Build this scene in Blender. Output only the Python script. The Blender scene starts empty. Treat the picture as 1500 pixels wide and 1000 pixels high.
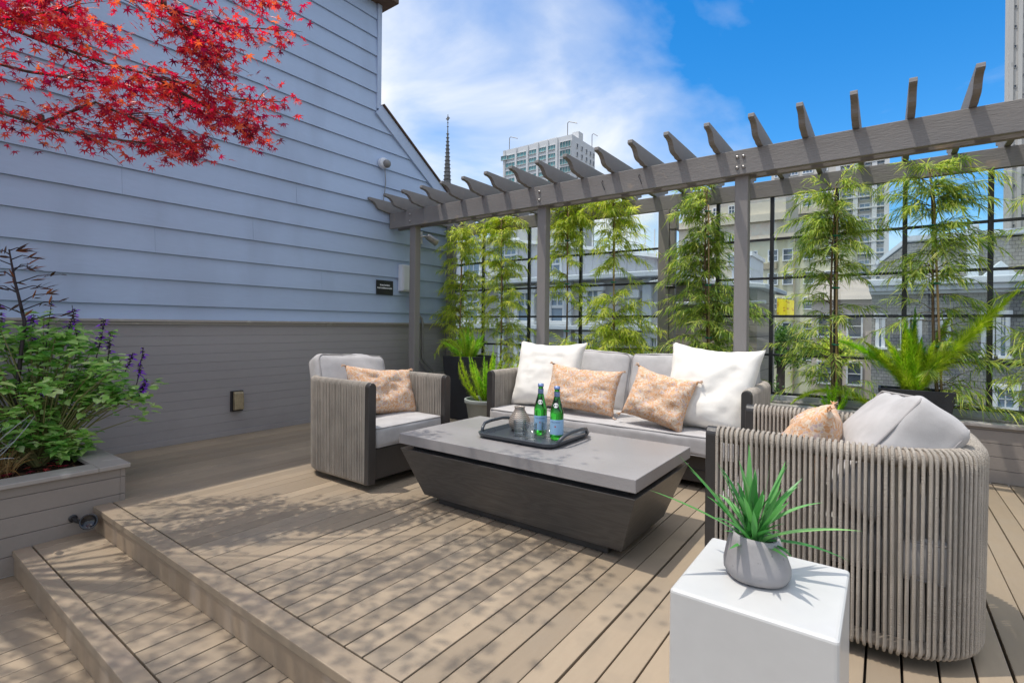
import bpy, bmesh, math, random
from mathutils import Vector, Matrix, Euler, noise
R = math.radians
random.seed(7)
scene = bpy.context.scene
col = scene.collection

# ------------------------------------------------------------------ materials
def new_mat(name):
    m = bpy.data.materials.new(name); m.use_nodes = True
    nt = m.node_tree; nt.nodes.clear()
    return m, nt, nt.nodes, nt.links

def N(nodes, t, **kw):
    n = nodes.new(t)
    for k, v in kw.items(): setattr(n, k, v)
    return n

def ramp(nodes, stops):
    r = nodes.new('ShaderNodeValToRGB'); e = r.color_ramp.elements
    while len(e) < len(stops): e.new(0.5)
    for i, (p, c) in enumerate(stops):
        e[i].position = p; e[i].color = (*c, 1) if len(c) == 3 else c
    return r

def paint(name, base, rough=.55, var=.12, scale=3.0, fine=60., bump=.04, spec=.4, island=0., stretch=None, metallic=0., wear=None, coat=0.):
    """base colour broken up by two noises; optional per-piece variation, stretched grain and dirt patches"""
    m, nt, n, l = new_mat(name)
    out = N(n, 'ShaderNodeOutputMaterial'); b = N(n, 'ShaderNodeBsdfPrincipled'); l.new(b.outputs[0], out.inputs[0])
    tc = N(n, 'ShaderNodeTexCoord'); vec = tc.outputs['Object']
    if stretch:
        mp = N(n, 'ShaderNodeMapping'); mp.inputs['Scale'].default_value = stretch; l.new(vec, mp.inputs[0]); vec = mp.outputs[0]
    n1 = N(n, 'ShaderNodeTexNoise'); n1.inputs['Scale'].default_value = scale; n1.inputs['Detail'].default_value = 5; l.new(vec, n1.inputs['Vector'])
    n2 = N(n, 'ShaderNodeTexNoise'); n2.inputs['Scale'].default_value = fine; n2.inputs['Detail'].default_value = 3; l.new(vec, n2.inputs['Vector'])
    lo = tuple(max(0, c * (1 - var)) for c in base); hi = tuple(min(1, c * (1 + var)) for c in base)
    r1 = ramp(n, [(.3, lo), (.7, hi)]); l.new(n1.outputs[0], r1.inputs[0])
    mx = N(n, 'ShaderNodeMix', data_type='RGBA', blend_type='MULTIPLY'); mx.inputs[0].default_value = .5
    r2 = ramp(n, [(.3, (1 - var,) * 3), (.7, (1, 1, 1))]); l.new(n2.outputs[0], r2.inputs[0])
    l.new(r1.outputs[0], mx.inputs[6]); l.new(r2.outputs[0], mx.inputs[7]); c = mx.outputs[2]
    if island:
        g = N(n, 'ShaderNodeNewGeometry'); r3 = ramp(n, [(0, (1 - island,) * 3), (1, (1 + island * .5,) * 3)]); l.new(g.outputs['Random Per Island'], r3.inputs[0])
        mi = N(n, 'ShaderNodeMix', data_type='RGBA', blend_type='MULTIPLY'); mi.inputs[0].default_value = 1
        l.new(c, mi.inputs[6]); l.new(r3.outputs[0], mi.inputs[7]); c = mi.outputs[2]
    if wear:
        wc, wscale, wlo, whi = wear[:4]
        wv = tc.outputs['Object']
        if len(wear) > 4:
            mp2 = N(n, 'ShaderNodeMapping'); mp2.inputs['Scale'].default_value = wear[4]; l.new(wv, mp2.inputs[0]); wv = mp2.outputs[0]
        n3 = N(n, 'ShaderNodeTexNoise'); n3.inputs['Scale'].default_value = wscale; n3.inputs['Detail'].default_value = 6; l.new(wv, n3.inputs['Vector'])
        r4 = ramp(n, [(wlo, (0, 0, 0)), (whi, (1, 1, 1))]); l.new(n3.outputs[0], r4.inputs[0])
        mw = N(n, 'ShaderNodeMix', data_type='RGBA'); l.new(r4.outputs[0], mw.inputs[0]); l.new(c, mw.inputs[6]); mw.inputs[7].default_value = (*wc, 1); c = mw.outputs[2]
    l.new(c, b.inputs['Base Color'])
    rr = ramp(n, [(.3, (max(0, rough - .1),) * 3), (.7, (min(1, rough + .1),) * 3)]); l.new(n1.outputs[0], rr.inputs[0]); l.new(rr.outputs[0], b.inputs['Roughness'])
    b.inputs['Specular IOR Level'].default_value = spec; b.inputs['Metallic'].default_value = metallic
    if coat: b.inputs['Coat Weight'].default_value = coat; b.inputs['Coat Roughness'].default_value = .12
    if bump:
        bp = N(n, 'ShaderNodeBump'); bp.inputs['Strength'].default_value = 1; bp.inputs['Distance'].default_value = bump * .02; l.new(n2.outputs[0], bp.inputs['Height']); l.new(bp.outputs[0], b.inputs['Normal'])
    return m

def leafmat(name, stops, trans=.45, rough=.45, tint=1.3, spec=.4):
    """leaf colour picked per leaf; part of the light goes through the blade"""
    m, nt, n, l = new_mat(name)
    out = N(n, 'ShaderNodeOutputMaterial'); b = N(n, 'ShaderNodeBsdfPrincipled'); t = N(n, 'ShaderNodeBsdfTranslucent'); mx = N(n, 'ShaderNodeMixShader')
    g = N(n, 'ShaderNodeNewGeometry'); r = ramp(n, stops); l.new(g.outputs['Random Per Island'], r.inputs[0])
    l.new(r.outputs[0], b.inputs['Base Color'])
    hs = N(n, 'ShaderNodeHueSaturation'); hs.inputs['Value'].default_value = tint; hs.inputs['Saturation'].default_value = 1.1; l.new(r.outputs[0], hs.inputs['Color']); l.new(hs.outputs[0], t.inputs['Color'])
    b.inputs['Roughness'].default_value = rough; b.inputs['Specular IOR Level'].default_value = spec
    mx.inputs[0].default_value = trans; l.new(b.outputs[0], mx.inputs[1]); l.new(t.outputs[0], mx.inputs[2]); l.new(mx.outputs[0], out.inputs[0])
    return m

def fabric(name, base, var=.08, weave=900., bump=.25, wr=14.):
    m, nt, n, l = new_mat(name)
    out = N(n, 'ShaderNodeOutputMaterial'); b = N(n, 'ShaderNodeBsdfPrincipled'); l.new(b.outputs[0], out.inputs[0])
    tc = N(n, 'ShaderNodeTexCoord')
    n1 = N(n, 'ShaderNodeTexNoise'); n1.inputs['Scale'].default_value = wr; n1.inputs['Detail'].default_value = 6; l.new(tc.outputs['Object'], n1.inputs['Vector'])
    n2 = N(n, 'ShaderNodeTexNoise'); n2.inputs['Scale'].default_value = weave; n2.inputs['Detail'].default_value = 2; l.new(tc.outputs['Object'], n2.inputs['Vector'])
    r1 = ramp(n, [(.3, tuple(c * (1 - var) for c in base)), (.7, tuple(min(1, c * (1 + var)) for c in base))])
    ad = N(n, 'ShaderNodeMath', operation='MULTIPLY_ADD'); l.new(n2.outputs[0], ad.inputs[0]); ad.inputs[1].default_value = .6; l.new(n1.outputs[0], ad.inputs[2])
    sb = N(n, 'ShaderNodeMath', operation='SUBTRACT'); l.new(ad.outputs[0], sb.inputs[0]); sb.inputs[1].default_value = .3; l.new(sb.outputs[0], r1.inputs[0])
    l.new(r1.outputs[0], b.inputs['Base Color']); b.inputs['Roughness'].default_value = .9; b.inputs['Specular IOR Level'].default_value = .15
    b.inputs['Sheen Weight'].default_value = .15
    bp = N(n, 'ShaderNodeBump'); bp.inputs['Distance'].default_value = .004; bp.inputs['Strength'].default_value = bump * 2; l.new(n1.outputs[0], bp.inputs['Height'])
    b2 = N(n, 'ShaderNodeBump'); b2.inputs['Distance'].default_value = .0006; b2.inputs['Strength'].default_value = bump; l.new(n2.outputs[0], b2.inputs['Height']); l.new(bp.outputs[0], b2.inputs['Normal']); l.new(b2.outputs[0], b.inputs['Normal'])
    return m

def floral(name):
    """peach linen with a dense printed pattern of small cream, ochre and lilac petals"""
    m, nt, n, l = new_mat(name)
    out = N(n, 'ShaderNodeOutputMaterial'); b = N(n, 'ShaderNodeBsdfPrincipled'); l.new(b.outputs[0], out.inputs[0])
    tc = N(n, 'ShaderNodeTexCoord')
    nz = N(n, 'ShaderNodeTexNoise'); nz.inputs['Scale'].default_value = 30; l.new(tc.outputs['Object'], nz.inputs['Vector'])
    mxv = N(n, 'ShaderNodeMix', data_type='RGBA', blend_type='LINEAR_LIGHT'); mxv.inputs[0].default_value = .03; l.new(tc.outputs['Object'], mxv.inputs[6]); l.new(nz.outputs['Color'], mxv.inputs[7])
    v = N(n, 'ShaderNodeTexVoronoi'); v.inputs['Scale'].default_value = 75; l.new(mxv.outputs[2], v.inputs['Vector'])
    v2 = N(n, 'ShaderNodeTexVoronoi', feature='DISTANCE_TO_EDGE'); v2.inputs['Scale'].default_value = 75; l.new(mxv.outputs[2], v2.inputs['Vector'])
    v3 = N(n, 'ShaderNodeTexVoronoi'); v3.inputs['Scale'].default_value = 26; l.new(mxv.outputs[2], v3.inputs['Vector'])
    sp = N(n, 'ShaderNodeSeparateColor'); l.new(v.outputs['Color'], sp.inputs[0])
    rc = ramp(n, [(0, (.56, .29, .14)), (.3, (.60, .40, .26)), (.5, (.62, .33, .17)), (.68, (.48, .36, .34)), (.82, (.66, .54, .42)), (1, (.54, .27, .19))]); rc.color_ramp.interpolation = 'CONSTANT'
    l.new(sp.outputs[0], rc.inputs[0])
    re = ramp(n, [(.02, (1, 1, 1)), (.10, (0, 0, 0))]); l.new(v2.outputs[0], re.inputs[0])
    m1 = N(n, 'ShaderNodeMix', data_type='RGBA'); l.new(re.outputs[0], m1.inputs[0]); l.new(rc.outputs[0], m1.inputs[6]); m1.inputs[7].default_value = (.64, .50, .38, 1)
    rb = ramp(n, [(.12, (1, 1, 1)), (.3, (0, 0, 0))]); l.new(v3.outputs['Distance'], rb.inputs[0])
    m2 = N(n, 'ShaderNodeMix', data_type='RGBA'); l.new(rb.outputs[0], m2.inputs[0]); l.new(m1.outputs[2], m2.inputs[6]); m2.inputs[7].default_value = (.60, .47, .42, 1)
    l.new(m2.outputs[2], b.inputs['Base Color']); b.inputs['Roughness'].default_value = .9; b.inputs['Specular IOR Level'].default_value = .1
    n1 = N(n, 'ShaderNodeTexNoise'); n1.inputs['Scale'].default_value = 16; n1.inputs['Detail'].default_value = 6; l.new(tc.outputs['Object'], n1.inputs['Vector'])
    bp = N(n, 'ShaderNodeBump'); bp.inputs['Distance'].default_value = .005; bp.inputs['Strength'].default_value = .6; l.new(n1.outputs[0], bp.inputs['Height']); l.new(bp.outputs[0], b.inputs['Normal'])
    return m

def glassy(name, color, rough=0., ior=1.45):
    m, nt, n, l = new_mat(name)
    out = N(n, 'ShaderNodeOutputMaterial'); b = N(n, 'ShaderNodeBsdfPrincipled'); l.new(b.outputs[0], out.inputs[0])
    b.inputs['Base Color'].default_value = (*color, 1); b.inputs['Transmission Weight'].default_value = 1; b.inputs['Roughness'].default_value = rough; b.inputs['IOR'].default_value = ior
    return m

def pane(name, tint=(.93, .96, .95), refl=.12):
    """thin window pane: lets the view through, mirrors more at grazing angles"""
    m, nt, n, l = new_mat(name)
    out = N(n, 'ShaderNodeOutputMaterial'); t = N(n, 'ShaderNodeBsdfTransparent'); g = N(n, 'ShaderNodeBsdfGlossy'); mx = N(n, 'ShaderNodeMixShader')
    t.inputs[0].default_value = (*tint, 1); g.inputs['Roughness'].default_value = .03
    lw = N(n, 'ShaderNodeLayerWeight'); lw.inputs[0].default_value = .5; pw = N(n, 'ShaderNodeMath', operation='POWER'); l.new(lw.outputs['Facing'], pw.inputs[0]); pw.inputs[1].default_value = 3.5; ma = N(n, 'ShaderNodeMath', operation='MULTIPLY_ADD'); l.new(pw.outputs[0], ma.inputs[0]); ma.inputs[1].default_value = refl * 4; ma.inputs[2].default_value = .045; l.new(ma.outputs[0], mx.inputs[0]); l.new(t.outputs[0], mx.inputs[1]); l.new(g.outputs[0], mx.inputs[2]); l.new(mx.outputs[0], out.inputs[0])
    return m

def woodgrain(name, dark, light):
    m, nt, n, l = new_mat(name)
    out = N(n, 'ShaderNodeOutputMaterial'); b = N(n, 'ShaderNodeBsdfPrincipled'); l.new(b.outputs[0], out.inputs[0])
    tc = N(n, 'ShaderNodeTexCoord'); mp = N(n, 'ShaderNodeMapping'); mp.inputs['Scale'].default_value = (.75, .75, 4.2); l.new(tc.outputs['Object'], mp.inputs[0])
    nz = N(n, 'ShaderNodeTexNoise'); nz.inputs['Scale'].default_value = 1.6; nz.inputs['Detail'].default_value = 3; l.new(mp.outputs[0], nz.inputs['Vector'])
    ml = N(n, 'ShaderNodeMath', operation='MULTIPLY'); l.new(nz.outputs[0], ml.inputs[0]); ml.inputs[1].default_value = 95
    sn = N(n, 'ShaderNodeMath', operation='SINE'); l.new(ml.outputs[0], sn.inputs[0])
    mp2 = N(n, 'ShaderNodeMapping'); mp2.inputs['Scale'].default_value = (3, 3, 160); l.new(tc.outputs['Object'], mp2.inputs[0])
    n2 = N(n, 'ShaderNodeTexNoise'); n2.inputs['Scale'].default_value = 2; l.new(mp2.outputs[0], n2.inputs['Vector'])
    ad = N(n, 'ShaderNodeMath', operation='MULTIPLY_ADD'); l.new(sn.outputs[0], ad.inputs[0]); ad.inputs[1].default_value = .11; l.new(n2.outputs[0], ad.inputs[2])
    r = ramp(n, [(.25, dark), (.85, light)]); l.new(ad.outputs[0], r.inputs[0]); l.new(r.outputs[0], b.inputs['Base Color'])
    b.inputs['Roughness'].default_value = .38; b.inputs['Specular IOR Level'].default_value = .5
    bp = N(n, 'ShaderNodeBump'); bp.inputs['Distance'].default_value = .001; bp.inputs['Strength'].default_value = .5; l.new(ad.outputs[0], bp.inputs['Height']); l.new(bp.outputs[0], b.inputs['Normal'])
    return m

def shingles(name, c1, c2, mortar, bw, rh, plane='XZ', offset=.5):
    """courses of shingles or tiles drawn by a brick texture on the given plane"""
    m, nt, n, l = new_mat(name)
    out = N(n, 'ShaderNodeOutputMaterial'); b = N(n, 'ShaderNodeBsdfPrincipled'); l.new(b.outputs[0], out.inputs[0])
    tc = N(n, 'ShaderNodeTexCoord'); sp = N(n, 'ShaderNodeSeparateXYZ'); cb = N(n, 'ShaderNodeCombineXYZ'); l.new(tc.outputs['Object'], sp.inputs[0])
    l.new(sp.outputs['XYZ'.index(plane[0])], cb.inputs[0]); l.new(sp.outputs['XYZ'.index(plane[1])], cb.inputs[1])
    br = N(n, 'ShaderNodeTexBrick'); l.new(cb.outputs[0], br.inputs['Vector']); br.offset = offset
    br.inputs['Color1'].default_value = (*c1, 1); br.inputs['Color2'].default_value = (*c2, 1); br.inputs['Mortar'].default_value = (*mortar, 1)
    br.inputs['Scale'].default_value = 1; br.inputs['Brick Width'].default_value = bw; br.inputs['Row Height'].default_value = rh; br.inputs['Mortar Size'].default_value = rh * .05; br.inputs['Bias'].default_value = -.2
    l.new(br.outputs['Color'], b.inputs['Base Color']); b.inputs['Roughness'].default_value = .85; b.inputs['Specular IOR Level'].default_value = .2
    bp = N(n, 'ShaderNodeBump'); bp.inputs['Distance'].default_value = .02; bp.invert = True; l.new(br.outputs['Fac'], bp.inputs['Height']); l.new(bp.outputs[0], b.inputs['Normal'])
    return m

# ------------------------------------------------------------------ geometry collector
class MB:
    def __init__(self): self.v = []; self.f = []; self.m = []; self.k = 0
    def add(self, vs, fs, k=None):
        o = len(self.v); self.v += [tuple(p) for p in vs]; self.f += [tuple(i + o for i in f) for f in fs]; self.m += [self.k if k is None else k] * len(fs)
    def box(self, x0, y0, z0, x1, y1, z1, M=None):
        vs = [(x, y, z) for z in (z0, z1) for y in (y0, y1) for x in (x0, x1)]
        if M is not None: vs = [M @ Vector(p) for p in vs]
        self.add(vs, [(0, 2, 3, 1), (4, 5, 7, 6), (0, 1, 5, 4), (2, 6, 7, 3), (0, 4, 6, 2), (1, 3, 7, 5)])
    def tube(self, path, r, n=8, cap=True):
        P = [Vector(p) for p in path]; rs = r if isinstance(r, (list, tuple)) else [r] * len(P)
        ring = []; up = None
        for i, p in enumerate(P):
            t = (P[min(i + 1, len(P) - 1)] - P[max(i - 1, 0)])
            if t.length < 1e-9: t = Vector((0, 0, 1))
            t.normalize()
            if up is None:
                a = Vector((0, 0, 1)) if abs(t.z) < .9 else Vector((1, 0, 0)); up = t.cross(a).normalized()
            else:
                up = (up - t * up.dot(t))
                up = up.normalized() if up.length > 1e-6 else t.orthogonal().normalized()
            w = t.cross(up)
            ring.append([p + (up * math.cos(2 * math.pi * k / n) + w * math.sin(2 * math.pi * k / n)) * rs[i] for k in range(n)])
        vs = [q for g in ring for q in g]; fs = []
        for i in range(len(P) - 1):
            for k in range(n):
                a, b = i * n + k, i * n + (k + 1) % n
                fs.append((a, b, b + n, a + n))
        if cap: fs.append(tuple(range(n - 1, -1, -1))); fs.append(tuple((len(P) - 1) * n + k for k in range(n)))
        self.add(vs, fs)
    def lathe(self, prof, n=32, c=(0, 0, 0), M=None, closed=True):
        vs = []; fs = []
        for (r, z) in prof:
            for k in range(n):
                a = 2 * math.pi * k / n; p = Vector((c[0] + r * math.cos(a), c[1] + r * math.sin(a), c[2] + z)); vs.append(M @ p if M is not None else p)
        for i in range(len(prof) - 1):
            for k in range(n):
                a, b = i * n + k, i * n + (k + 1) % n
                fs.append((a, b, b + n, a + n))
        if closed:
            if prof[0][0] > 1e-6: fs.append(tuple(range(n - 1, -1, -1)))
            if prof[-1][0] > 1e-6: fs.append(tuple((len(prof) - 1) * n + k for k in range(n)))
        self.add(vs, fs)
    def prism(self, poly, axis, a, b, M=None):
        """poly: 2-D outline; axis 'x': outline in (y,z), 'y': (x,z), 'z': (x,y); extruded from a to b"""
        def P(u, v, w): return {'x': (w, u, v), 'y': (u, w, v), 'z': (u, v, w)}[axis]
        n = len(poly); vs = [P(u, v, a) for u, v in poly] + [P(u, v, b) for u, v in poly]
        if M is not None: vs = [M @ Vector(p) for p in vs]
        fs = [tuple(range(n)), tuple(range(2 * n - 1, n - 1, -1))] + [(i, i + n, (i + 1) % n + n, (i + 1) % n) for i in range(n)]
        self.add(vs, fs)
    def build(self, name, mat, parent=None, smooth=False, bevel=0., seg=2, sub=0, local=False, angle=35):
        me = bpy.data.meshes.new(name); vs = self.v
        if parent is not None and not local:
            r = parent
            while r.parent is not None: r = r.parent
            L = r.location; vs = [(p[0] - L.x, p[1] - L.y, p[2] - L.z) for p in vs]
        me.from_pydata(vs, [], self.f)
        for m in (mat if isinstance(mat, (list, tuple)) else [mat]): me.materials.append(m)
        if any(self.m): me.polygons.foreach_set('material_index', self.m)
        bm = bmesh.new(); bm.from_mesh(me); bmesh.ops.recalc_face_normals(bm, faces=bm.faces); bm.to_mesh(me); bm.free()
        if smooth: me.polygons.foreach_set('use_smooth', [True] * len(me.polygons))
        me.update()
        o = bpy.data.objects.new(name, me); col.objects.link(o)
        if parent is not None: o.parent = parent
        if bevel:
            b = o.modifiers.new('Bevel', 'BEVEL'); b.width = bevel; b.segments = seg; b.limit_method = 'ANGLE'; b.angle_limit = R(angle)
        if sub:
            s = o.modifiers.new('Subdivision', 'SUBSURF'); s.levels = sub; s.render_levels = sub
        return o

class LF:
    """leaves and needles: raw faces without normal fixing"""
    def __init__(self): self.v = []; self.f = []
    def blade(self, base, d, up, L, W, droop=0., seg=2, fold=.0):
        """narrow leaf from base along d, drooping; widest a third of the way"""
        d = Vector(d).normalized(); s = d.cross(Vector(up)); s = s.normalized() if s.length > 1e-5 else d.orthogonal().normalized()
        nrm = s.cross(d); o = len(self.v); p = Vector(base)
        w = [.25] + [1.0 - .55 * max(0, (i / seg - .35)) / .65 for i in range(1, seg)] + [0.02]
        for i in range(seg + 1):
            t = i / seg; q = p + d * (L * t) - Vector((0, 0, 1)) * (droop * L * t * t)
            self.v += [tuple(q - s * (W * .5 * w[i]) + nrm * fold * W * w[i]), tuple(q + s * (W * .5 * w[i]) + nrm * fold * W * w[i])]
        for i in range(seg):
            a = o + 2 * i; self.f.append((a, a + 1, a + 3, a + 2))
    def tri(self, a, b, c):
        o = len(self.v); self.v += [tuple(a), tuple(b), tuple(c)]; self.f.append((o, o + 1, o + 2))
    def star(self, c, d, nrm, size, lobes=7):
        """palmate maple leaf with pointed lobes, hanging from its stalk end"""
        d = Vector(d).normalized(); nrm = Vector(nrm); nrm = (nrm - d * nrm.dot(d)); nrm = nrm.normalized() if nrm.length > 1e-4 else d.orthogonal().normalized(); s = d.cross(nrm)
        o = len(self.v); c = Vector(c); self.v.append(tuple(c)); ring = []
        for i in range(lobes):
            t = (i - (lobes - 1) / 2) / ((lobes - 1) / 2); a = t * R(128); Ln = size * (1 - .5 * t * t)
            ring.append((a, Ln, -.10 * size))
            if i < lobes - 1:
                a2 = (t + 1 / (lobes - 1)) * R(128); ring.append((a2, size * .30, 0))
        for a, r, dz in ring: self.v.append(tuple(c + d * (r * math.cos(a)) + s * (r * math.sin(a)) + nrm * dz))
        for i in range(len(ring) - 1): self.f.append((o, o + 1 + i, o + 2 + i))
    def oval(self, c, d, nrm, L, W):
        d = Vector(d).normalized(); nrm = Vector(nrm); nrm = nrm - d * nrm.dot(d); nrm = nrm.normalized() if nrm.length > 1e-4 else d.orthogonal().normalized(); s = d.cross(nrm)
        c = Vector(c); o = len(self.v)
        for (t, w, h) in ((0, 0, 0), (.25, .8, .06), (.55, 1, .08), (.8, .6, .04)):
            self.v += [tuple(c + d * (L * t) - nrm * h * L * .4 * 0), tuple(c + d * (L * t) + s * (W * .5 * w) + nrm * (h * L)), tuple(c + d * (L * t) - s * (W * .5 * w) + nrm * (h * L))]
        self.v.append(tuple(c + d * L - nrm * .08 * L)); tip = o + 12
        for i in range(3):
            a = o + 3 * i; self.f += [(a, a + 1, a + 4, a + 3), (a, a + 3, a + 5, a + 2)]
        self.f += [(o + 9, o + 10, tip), (o + 9, tip, o + 11)]
    def build(self, name, mat, parent=None, local=False):
        me = bpy.data.meshes.new(name); vs = self.v
        if parent is not None and not local:
            r = parent
            while r.parent is not None: r = r.parent
            L = r.location; vs = [(p[0] - L.x, p[1] - L.y, p[2] - L.z) for p in vs]
        me.from_pydata(vs, [], self.f)
        me.materials.append(mat); me.update()
        o = bpy.data.objects.new(name, me); col.objects.link(o)
        if parent is not None: o.parent = parent
        return o

def tag(o, label=None, cat=None, group=None, kind=None):
    if label: o['label'] = label
    if cat: o['category'] = cat
    if group: o['group'] = group
    if kind: o['kind'] = kind
    return o
def thing(name, label, cat, loc=(0, 0, 0), rz=0., group=None, rot=None):
    o = bpy.data.objects.new(name, None); o.empty_display_size = .1; col.objects.link(o)
    o.location = loc; o.rotation_euler = rot if rot is not None else (0, 0, rz)
    return tag(o, label, cat, group)
def kids(o): return [c for c in list(bpy.data.objects) if c.parent is o]
def copy_tree(o, parent=None):
    c = o.copy(); col.objects.link(c)
    if parent is not None: c.parent = parent
    for ch in kids(o): copy_tree(ch, c)
    return c
def lerp(a, b, t): return a + (b - a) * t
def rv(s=1.): return Vector((random.uniform(-s, s), random.uniform(-s, s), random.uniform(-s, s)))
def text_mesh(s, size, align='CENTER'):
    cu = bpy.data.curves.new('lettering', 'FONT'); cu.body = s; cu.size = size; cu.align_x = align; cu.align_y = 'CENTER'; cu.resolution_u = 2
    o = bpy.data.objects.new('lettering', cu); col.objects.link(o); dg = bpy.context.evaluated_depsgraph_get(); dg.update()
    me = bpy.data.meshes.new_from_object(o.evaluated_get(dg)); vs = [v.co.copy() for v in me.vertices]; fs = [tuple(p.vertices) for p in me.polygons]
    bpy.data.objects.remove(o); bpy.data.curves.remove(cu); bpy.data.meshes.remove(me)
    return vs, fs
# ------------------------------------------------------------------ palette
TAUPE = (.245, .21, .18)
M_deck = paint('deck_paint', (.322, .252, .176), .5, .10, 1.3, 45, .05, .35, island=.22, stretch=(1, .25, 1), wear=((.255, .207, .153), 3.4, .48, .72))
M_deckx = paint('deck_paint_edge', (.322, .252, .178), .5, .10, 1.3, 45, .05, .35, island=.08, stretch=(.25, 1, 1), wear=((.30, .235, .175), 2.2, .52, .72))
M_riser = paint('riser_paint', (.30, .225, .155), .42, .10, 1.6, 40, .04, .45, wear=((.40, .32, .245), 3.0, .50, .70, (2.2, 2.2, .10)))
M_under = paint('deck_underside', (.035, .028, .022), .9, .2)
M_siding = paint('pale_blue_grey_siding', (.41, .51, .68), .6, .07, .7, 30, .05, .3, stretch=(1, .35, 1.6), wear=((.33, .40, .53), 1.3, .50, .78, (1, 1.3, .45)))
M_sidetrim = paint('pale_trim', (.43, .52, .68), .6, .07, 2, 40)
M_roofbrown = paint('brown_roof_edge', (.13, .085, .06), .85, .25, 8, 80, .2)
M_wallpaint = paint('taupe_wall_paint', (.325, .305, .305), .48, .07, .9, 50, .04, .4, island=.05, stretch=(1, .3, 1), wear=((.26, .24, .235), 1.4, .55, .8))
M_pergola = paint('pergola_paint', (.245, .228, .215), .6, .12, 2.2, 60, .10, .3, island=.08, stretch=(.35, 1.4, 2.2), wear=((.36, .29, .22), 7, .66, .78))
M_post = paint('post_paint', (.255, .235, .22), .55, .10, 1.5, 60, .08, .3, stretch=(1.5, 1.5, .3))
M_planter = paint('planter_paint', (.265, .23, .20), .5, .08, 1.4, 50, .05, .35, island=.06)
M_cap = paint('planter_cap_paint', (.34, .31, .28), .45, .08, 1.6, 50, .05, .4, wear=((.44, .41, .37), 9, .6, .7))
M_soil = paint('bark_soil', (.045, .028, .018), .95, .5, 30, 120, 1.2, .1)
M_bark = leafmat('bark_chips', [(0, (.05, .025, .012)), (.5, (.13, .06, .03)), (1, (.24, .11, .06))], 0, .9)
M_black = paint('black_steel', (.018, .018, .020), .38, .2, 6, 80, .03, .5)
M_blackmatte = paint('black_planter_shell', (.026, .027, .030), .55, .2, 5, 60, .06, .4)
M_bolt = paint('galvanised_bolt', (.42, .40, .38), .4, .15, 20, 90, .02, .5, metallic=.8)
M_pane = pane('fence_glass')
M_white = paint('white_plastic', (.70, .72, .76), .4, .04, 4, 60, .01, .4)
M_grey = paint('grey_conduit', (.23, .22, .21), .45, .08, 6, 60, .02, .4)
M_lens = paint('lamp_lens', (.85, .86, .84), .12, .03, 5, 50, 0, .6)
M_tan = paint('tan_bronze_cover', (.36, .29, .18), .4, .18, 20, 80, .05, .5, metallic=.25)

# ------------------------------------------------------------------ decks
def deck(name, x0, x1, y0, y1, z, nose):
    b = MB(); x = x0; k = 0
    ys = y0 + nose + .007
    while x < x1:
        g = .0012 if x < -3.05 else random.choice([.0035, .005, .006, .007, .0085]) if x > -2.4 else random.choice([.0012, .003, .004])
        dz = random.uniform(-.0012, .0008)
        b.box(x, ys, z - .03, min(x + .0915 - g, x1), y1, z + dz); x += .0915
    o = b.build(name, [M_deck, M_deckx, M_riser, M_under], bevel=.0022, seg=2)
    tag(o, kind='structure'); return o
def deck_edge(name, x0, x1, y, nose, z, h):
    b = MB(); b.k = 0; b.box(x0, y, z - .032, x1, y + nose, z + .001); b.k = 1; b.box(x0, y + .006, z - h + .001, x1, y + .03, z - .0325)
    o = b.build(name, [M_deckx, M_riser], bevel=.003); tag(o, kind='structure'); return o
deck('deck', -4.885, 3.2, .93, 4.80, 0., .085)
deck_edge('deck_step_edge', -3.605, 3.2, .93, .085, 0., .135)
deck('deck_tread', -3.612, 3.2, .60, .952, -.135, .07)
deck_edge('deck_tread_edge', -3.605, 3.2, .60, .07, -.135, .13)
deck('deck_lower', -3.618, 3.2, -3.2, .622, -.265, 0.)
b = MB(); b.box(-4.89, .97, -.06, 3.2, 4.8, -.034); b.box(-3.62, .64, -.19, 3.2, .955, -.169); b.box(-3.63, -3.2, -.36, 3.2, .62, -.30)
tag(b.build('deck_subfloor', M_under), kind='structure')

# ------------------------------------------------------------------ neighbouring clapboard house on the left
XW = -4.9
house = thing('clapboard_house', 'pale blue grey clapboard house wall with a sloping roof edge above the deck', 'house', (XW, 3.9, 0))
def yr(z): return 3.90 if z > 3.56 else 3.90 + (3.56 - z) / .715
b = MB(); zc = [1.062, 1.186] ; 
while zc[-1] < 4.8: zc.append(zc[-1] + .2165)
joints = {1: [.42], 3: [1.65, -.3], 5: [1.42], 6: [.42, 2.9], 4: [2.46], 8: [1.1], 9: [2.2], 2: [3.2]}
for i in range(len(zc) - 1):
    z0, z1 = zc[i], zc[i + 1]; y = -4.
    ye0 = min(yr(z0), 5.3); ye1 = min(yr(z1), 5.3)
    cuts = sorted(joints.get(i, []))
    spans = []
    for c in cuts: spans.append((y, c - .0007, c - .0007)); y = c + .0007
    spans.append((y, ye0, ye1))
    for (a, e0, e1) in spans:
        wob = random.uniform(-.001, .002)
        xo, xi = XW + .026 + wob, XW + .007
        vs = [(XW - .02, a, z0), (xo, a, z0), (xi, a, z1 - .001), (XW - .02, a, z1 - .001), (XW - .02, e0, z0), (xo, e0, z0), (xi, e1, z1 - .001), (XW - .02, e1, z1 - .001)]
        b.add(vs, [(0, 1, 2, 3), (4, 7, 6, 5), (0, 4, 5, 1), (1, 5, 6, 2), (2, 6, 7, 3), (0, 3, 7, 4)])
b.build('clapboards', M_siding, house)
b = MB(); b.box(XW - .01, 3.90, 3.60, XW + .036, 3.96, 4.84); b.build('corner_trim', M_sidetrim, house, bevel=.004)
b = MB(); dy, dz = .8135, -.5816
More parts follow.
